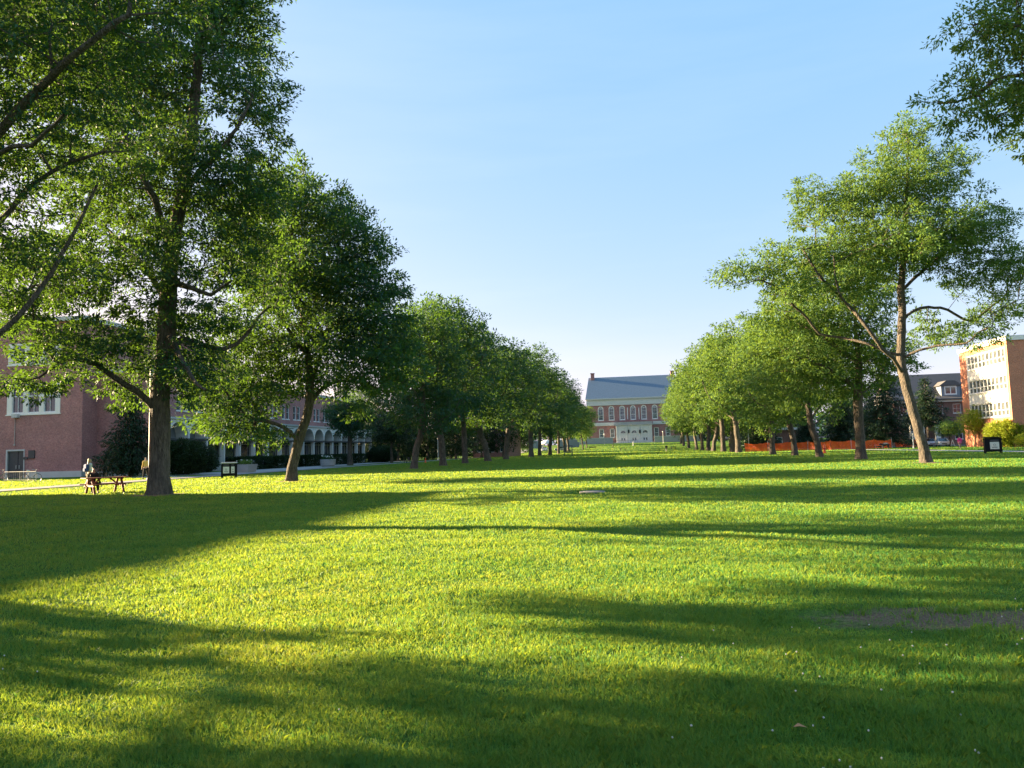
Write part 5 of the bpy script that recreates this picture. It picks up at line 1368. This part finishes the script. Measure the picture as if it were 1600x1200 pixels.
# orange safety fence ---------------------------------------------
def mesh_mat():
    b = NB('orange_plastic_mesh'); c = b.n('ShaderNodeTexCoord')
    v = b.n('ShaderNodeMapping', {'Vector': (c, 'Object'), 'Scale': (1,1,1)})
    nz = b.noise(v, .8, 4); cr = b.ramp(nz, [(.3, (.95,.07,.012)), (.7, (1.0,.20,.03))])
    p = b.n('ShaderNodeBsdfPrincipled', {'Base Color': (cr,0), 'Roughness': .5}); t = b.n('ShaderNodeBsdfTranslucent', {'Color': (1.0,.16,.02)})
    return b.done(b.n('ShaderNodeMixShader', {0: .5, 1: p, 2: t}))
M['mesh'] = mesh_mat()
r = empty('safety_fence', (0,0,0), 0, 'long sagging orange plastic safety fence beyond the right row', 'fence')
FP = [(1165,706.2),(1200,705.2),(1232,704.3),(1262,703.6),(1298,703.0),(1330,702.2),(1366,701.2),(1394,700.0),(1399,699.0),(1412,698.4),(1440,697.8)]
pts = [Vector((*G(*q), 0)) for q in FP]; g = random.Random(5)
m = MB()
for i in range(len(pts)-1):
    if i == 7: continue
    a, b_ = pts[i], pts[i+1]; L = (b_-a).length; n = max(3, int(L/.45)); ni = 14
    nrm = Vector((-(b_-a).y, (b_-a).x, 0)).normalized(); ph = g.random()*6
    rows_ = []
    for k in range(n+1):
        t = k/n; sag = .22*math.sin(math.pi*t)*g.uniform(.7, 1.1); q = a.lerp(b_, t)+nrm*(.12*math.sin(t*9+ph))
        rows_.append([q+Vector((0,0,z*(1.5-sag)+.03))+nrm*.06*math.sin(z*5+t*14+ph) for z in [j/ni for j in range(ni+1)]])
    # mesh: horizontal bands and vertical strands with small gaps
    for k in range(n):
        for j in range(ni):
            A, B2, C2, D2 = rows_[k][j], rows_[k+1][j], rows_[k+1][j+1], rows_[k][j+1]
            m.add([A.lerp(D2,.14), B2.lerp(C2,.14), B2.lerp(C2,.98), A.lerp(D2,.98)], [(0,1,2,3)])
m.build('netting', M['mesh'], r, fix=False)
for i, q in enumerate(pts):
    m = MB(); m.tube([q+Vector((0,-.12,0)), q+Vector((g.uniform(-.1,.1),-.12,g.uniform(1.6,1.85)))], .035, 7); m.build('stake', M['stone' if i % 2 else 'orange'], r)

# cars -------------------------------------------------------------
def car(loc, rz, label, paintm, L=4.4, Hh=1.45, group='cars parked beyond the right lawn'):
    r = empty('parked_car', loc, rz, label, 'car', group); W = 1.76; a = L/2
    prof = [(-a,.32),(-a*.99,.62),(-a*.93,.86),(-a*.55,.93),(-a*.25,.96),(a*.38,.98),(a*.80,.96),(a*.97,.86),(a,.60),(a*.98,.30),(a*.8,.22),(-a*.8,.22)]
    vs = []; 
    for y, k in ((-W/2,.0),(-W/2+.05,1),(W/2-.05,1),(W/2,.0)):
        for (x, z) in prof: vs.append((x*(1 if k else .985), y, z if k or z < .5 else z-.05))
    n = len(prof); fs = [tuple(range(n)), tuple(range(4*n-1, 3*n-1, -1))]
    for s in range(3):
        for i in range(n): fs.append((s*n+i, (s+1)*n+i, (s+1)*n+(i+1)%n, s*n+(i+1)%n))
    m = MB(); m.add(vs, fs); bd = m.build('body', paintm, r, True)
    # cabin: glasshouse and roof
    lo = [(-a*.50,.93),(a*.82,.955)]; hi = [(-a*.08,Hh-.06),(a*.50,Hh-.05)]
    y0, y1 = W/2-.07, W/2-.24
    m = MB(); v = [(lo[0][0],-y0,lo[0][1]),(lo[1][0],-y0,lo[1][1]),(lo[1][0],y0,lo[1][1]),(lo[0][0],y0,lo[0][1]),(hi[0][0],-y1,hi[0][1]),(hi[1][0],-y1,hi[1][1]),(hi[1][0],y1,hi[1][1]),(hi[0][0],y1,hi[0][1])]
    m.add(v, [(3,2,1,0),(4,5,6,7),(0,1,5,4),(1,2,6,5),(2,3,7,6),(3,0,4,7)]); m.build('window', M['glass_d'], r)
    m = MB(); m.bevbox(hi[0][0]-.03,hi[1][0]+.04,-y1-.02,y1+.02,Hh-.058,Hh,.03)
    for sy in (-1, 1):
        m.bar((lo[0][0],sy*(y0+.012),lo[0][1]),(hi[0][0],sy*(y1+.012),hi[0][1]),.06); m.bar((lo[1][0],sy*(y0+.012),lo[1][1]),(hi[1][0],sy*(y1+.012),hi[1][1]),.08); m.bar((a*.2,sy*(y0+.014),.95),(a*.2,sy*(y1+.014),Hh-.05),.06)
    m.build('roof', paintm, r)
    for sx in (-.62, .62):
        for sy in (-1, 1):
            m = MB(); m.tube([(sx*a,sy*(W/2-.2),.31),(sx*a,sy*(W/2+.015),.31)], .31, 18); wl = m.build('wheel', M['rubber'], r)
            m = MB(); m.tube([(sx*a,sy*(W/2+.016),.31),(sx*a,sy*(W/2+.03),.31)], .19, 14); m.build('rim', M['silver'], wl)
    for sy in (-1, 1):
        m = MB(); m.bevbox(-a-.012,-a+.12,sy*.62-.17,sy*.62+.17,.62,.76,.02); m.build('headlight', M['white'], r)
        m = MB(); m.bevbox(a-.12,a+.012,sy*.66-.14,sy*.66+.14,.66,.80,.02); m.build('tail_light', M['red'], r)
    m = MB(); m.box(-a-.014,-a+.05,-.4,.4,.40,.56); m.build('grille', M['dark'], r)
    m = MB(); m.box(-a-.02,-a-.003,-.24,.24,.32,.42); m.build('number_plate', M['cream'], r)
    return r
x, y = G(1473, 697.6); car((x, y, .03), R(78), 'white car parked facing the lawn right of the leaning trunk', M['whitecar'])
x, y = G(1457, 697.2); car((x, y+1.5, .03), R(84), 'silver car parked beside the white one', M['silver'])
x, y = G(1415, 696.8); car((x, y+6, .03), R(5), 'red car parked behind the end of the orange fence', M['red'])
x, y = G(1313, 699); car((x+6, y+14, .03), R(0), 'silver car partly hidden behind the orange fence', M['silver'])
x, y = G(1378, 699); car((x+1, y+9, .03), R(0), 'white car with its roof just showing above the fence', M['whitecar'])
p = far(851, 250); car((p[0], 250, p[2]), R(90), 'white car under the white tent in the distance', M['whitecar'], group=None)
p = far(877, 252); car((p[0], 252, p[2]), R(0), 'silver car in the distance behind the swing frame', M['silver'], group=None)
# ------------------------------------------------------------------ grass blades
def grassmat():
    b = NB('grass_blades'); g = b.n('ShaderNodeNewGeometry'); v = b.coord()
    n1 = b.noise(v, .45, 3); n2 = b.noise(v, 2.6, 5, .65)
    def math2(op, x, y): return b.n('ShaderNodeMath', {0: x, 1: y}, operation=op)
    f = math2('ADD', (math2('MULTIPLY', (g, 'Random Per Island'), .24),0), (math2('ADD', (math2('MULTIPLY', (n1,0), .47),0), (math2('MULTIPLY', (n2,0), .36),0)),0))
    c = b.ramp((f,0), [(.25, (.020,.145,.048)), (.5, (.045,.215,.052)), (.68, (.13,.27,.052)), (.85, (.34,.32,.10))])
    t = b.ramp((f,0), [(.25, (.15,.32,.028)), (.6, (.41,.49,.032)), (.85, (.62,.52,.10))])
    p = b.n('ShaderNodeBsdfPrincipled', {'Base Color': (c,0), 'Roughness': .5, 'Specular IOR Level': .22}); tr = b.n('ShaderNodeBsdfTranslucent', {'Color': (t,0)})
    return b.done(b.n('ShaderNodeMixShader', {0: .42, 1: p, 2: tr}))
g = np.random.default_rng(99)
N = GRASS_N
d = DMIN*(DMAX/DMIN)**(g.random(N*2)**1.55)                 # distance, denser near the viewer
a = YAW+(g.random(N*2)-.5)*R(84)
x = -np.sin(a)*d; y = np.cos(a)*d
clump = np.sin(x*3.1+1.3*np.sin(y*2.7))*np.cos(y*3.7+np.sin(x*4.1))*.5+.5
keep = g.random(N*2) < (.45+.55*clump)
keep &= ((x > -33) | ((x < -36.6) & (x > -70) & (y < 61))) & ((x < 34.7) | ((x > 37.9) & (x < 66) & (y < 146)))
# thin the bare patch
r2 = ((x-PATCH[0])/PATCH[2])**2+((y-PATCH[1])/PATCH[3])**2+.35*np.sin(x*9)*np.cos(y*11)
rag = np.sin(x*7+2*np.sin(y*9))*.35+np.sin(y*23+x*5)*.22+np.sin(x*31-y*17)*.18+np.sin(x*3.1)*.25
for q_ in SOIL: keep &= (((x-q_[0])**2+(y-q_[1])**2) > (q_[2]*(1+.2*np.sin(np.arctan2(y-q_[1], x-q_[0])*5)))**2) | (g.random(N*2) < .15)
keep &= (r2+rag > 1.0) | (g.random(N*2) < .09)
pit = np.sin(x*5.3+2.1*np.sin(y*3.9+x))*np.sin(y*8.7+1.7*np.sin(x*6.1))+.5*np.sin(x*17+y*13)*np.sin(y*21-x*9)
keep &= (pit < .80) | (g.random(N*2) < .25)
keep &= ((x-G(925.5,769.6)[0])**2+(y-G(925.5,769.6)[1])**2) > .42**2
x, y, d, clump = x[keep][:N], y[keep][:N], d[keep][:N], clump[keep][:N]; n = len(x)
h = (.024+.030*g.random(n)**1.5+.016*clump)*(1+.35*np.sin(x*1.7+2*np.sin(y*1.3))*np.sin(y*2.9+x))*(1+np.maximum(0,d-12)*.010); wd = np.clip(.00068*d, .0026, .09)*(.7+.6*g.random(n))
th = g.random(n)*2*math.pi; tilt = .15+.75*g.random(n)
dx, dy = np.cos(th), np.sin(th)
wa = g.random(n)*2*math.pi; sx, sy = np.cos(wa)*wd/2, np.sin(wa)*wd/2
z = lump(x, y)+zg(x, y)-.004
b0 = np.stack([x-sx, y-sy, z], 1); b1_ = np.stack([x+sx, y+sy, z], 1)
mx, my = x+dx*h*tilt*.3, y+dy*h*tilt*.3
m0 = np.stack([mx-sx*.8, my-sy*.8, z+h*.55], 1); m1 = np.stack([mx+sx*.8, my+sy*.8, z+h*.55], 1)
tp = np.stack([x+dx*h*tilt, y+dy*h*tilt, z+h*(1-.25*tilt)], 1)
V = np.stack([b0, b1_, m1, tp, m0], 1).reshape(-1, 3)
Fc = np.arange(n*5).reshape(-1, 5)
o = mk('grass_blades', V, Fc, grassmat()); tag(o, 'short lawn grass blades growing thick in front of the camera', 'grass', kind='stuff')
# white clover heads and dandelion clocks scattered in the near lawn
m = MB(); g2 = random.Random(17)
for k in range(48):
    if k < 36: q = atz(g2.uniform(1050, 1640), 720+480*g2.uniform(.45, 1.02)**1.0)
    else: q = atz(g2.uniform(-40, 1640), g2.uniform(880, 1210))
    if q[1] < 2.5 or q[1] > 16: continue
    zz = float(lump(np.array(q[0]), np.array(q[1])))+g2.uniform(.038, .052)
    m.ball((q[0], q[1], zz), .0058*g2.uniform(.7, 1.25), rz=.006, n=7, m=5)
o = m.build('clover_flowers', paint('clover_white', (.50,.48,.42), .9), None, True); tag(o, 'tiny white clover flowers dotted through the near lawn', 'clover', kind='stuff')
# one fallen leaf
q = atz(1240, 1155); mm = MB()
mm.add([(0,0,.0),(.03,-.02,.012),(.07,0,.0),(.03,.022,.014),(.035,0,.003)], [(0,1,4),(1,2,4),(2,3,4),(3,0,4)])
o = mm.build('fallen_leaf', paint('dry_leaf', (.40,.20,.08), .7)); o.location = (q[0], q[1], .06); tag(o, 'curled brown fallen leaf on the near lawn', 'leaf')
# ------------------------------------------------------------------ air
if HAZE > 0:
    b = NB('air'); vn = b.n('ShaderNodeVolumePrincipled', {'Color': (.42,.66,1.0), 'Density': HAZE, 'Anisotropy': .1})
    b.t.links.new(vn.outputs[0], b.out.inputs[1])
    m = MB(); m.box(-700, 700, -80, 700, -1.2, 60); o = m.build('haze', b.m); tag(o, kind='stuff')
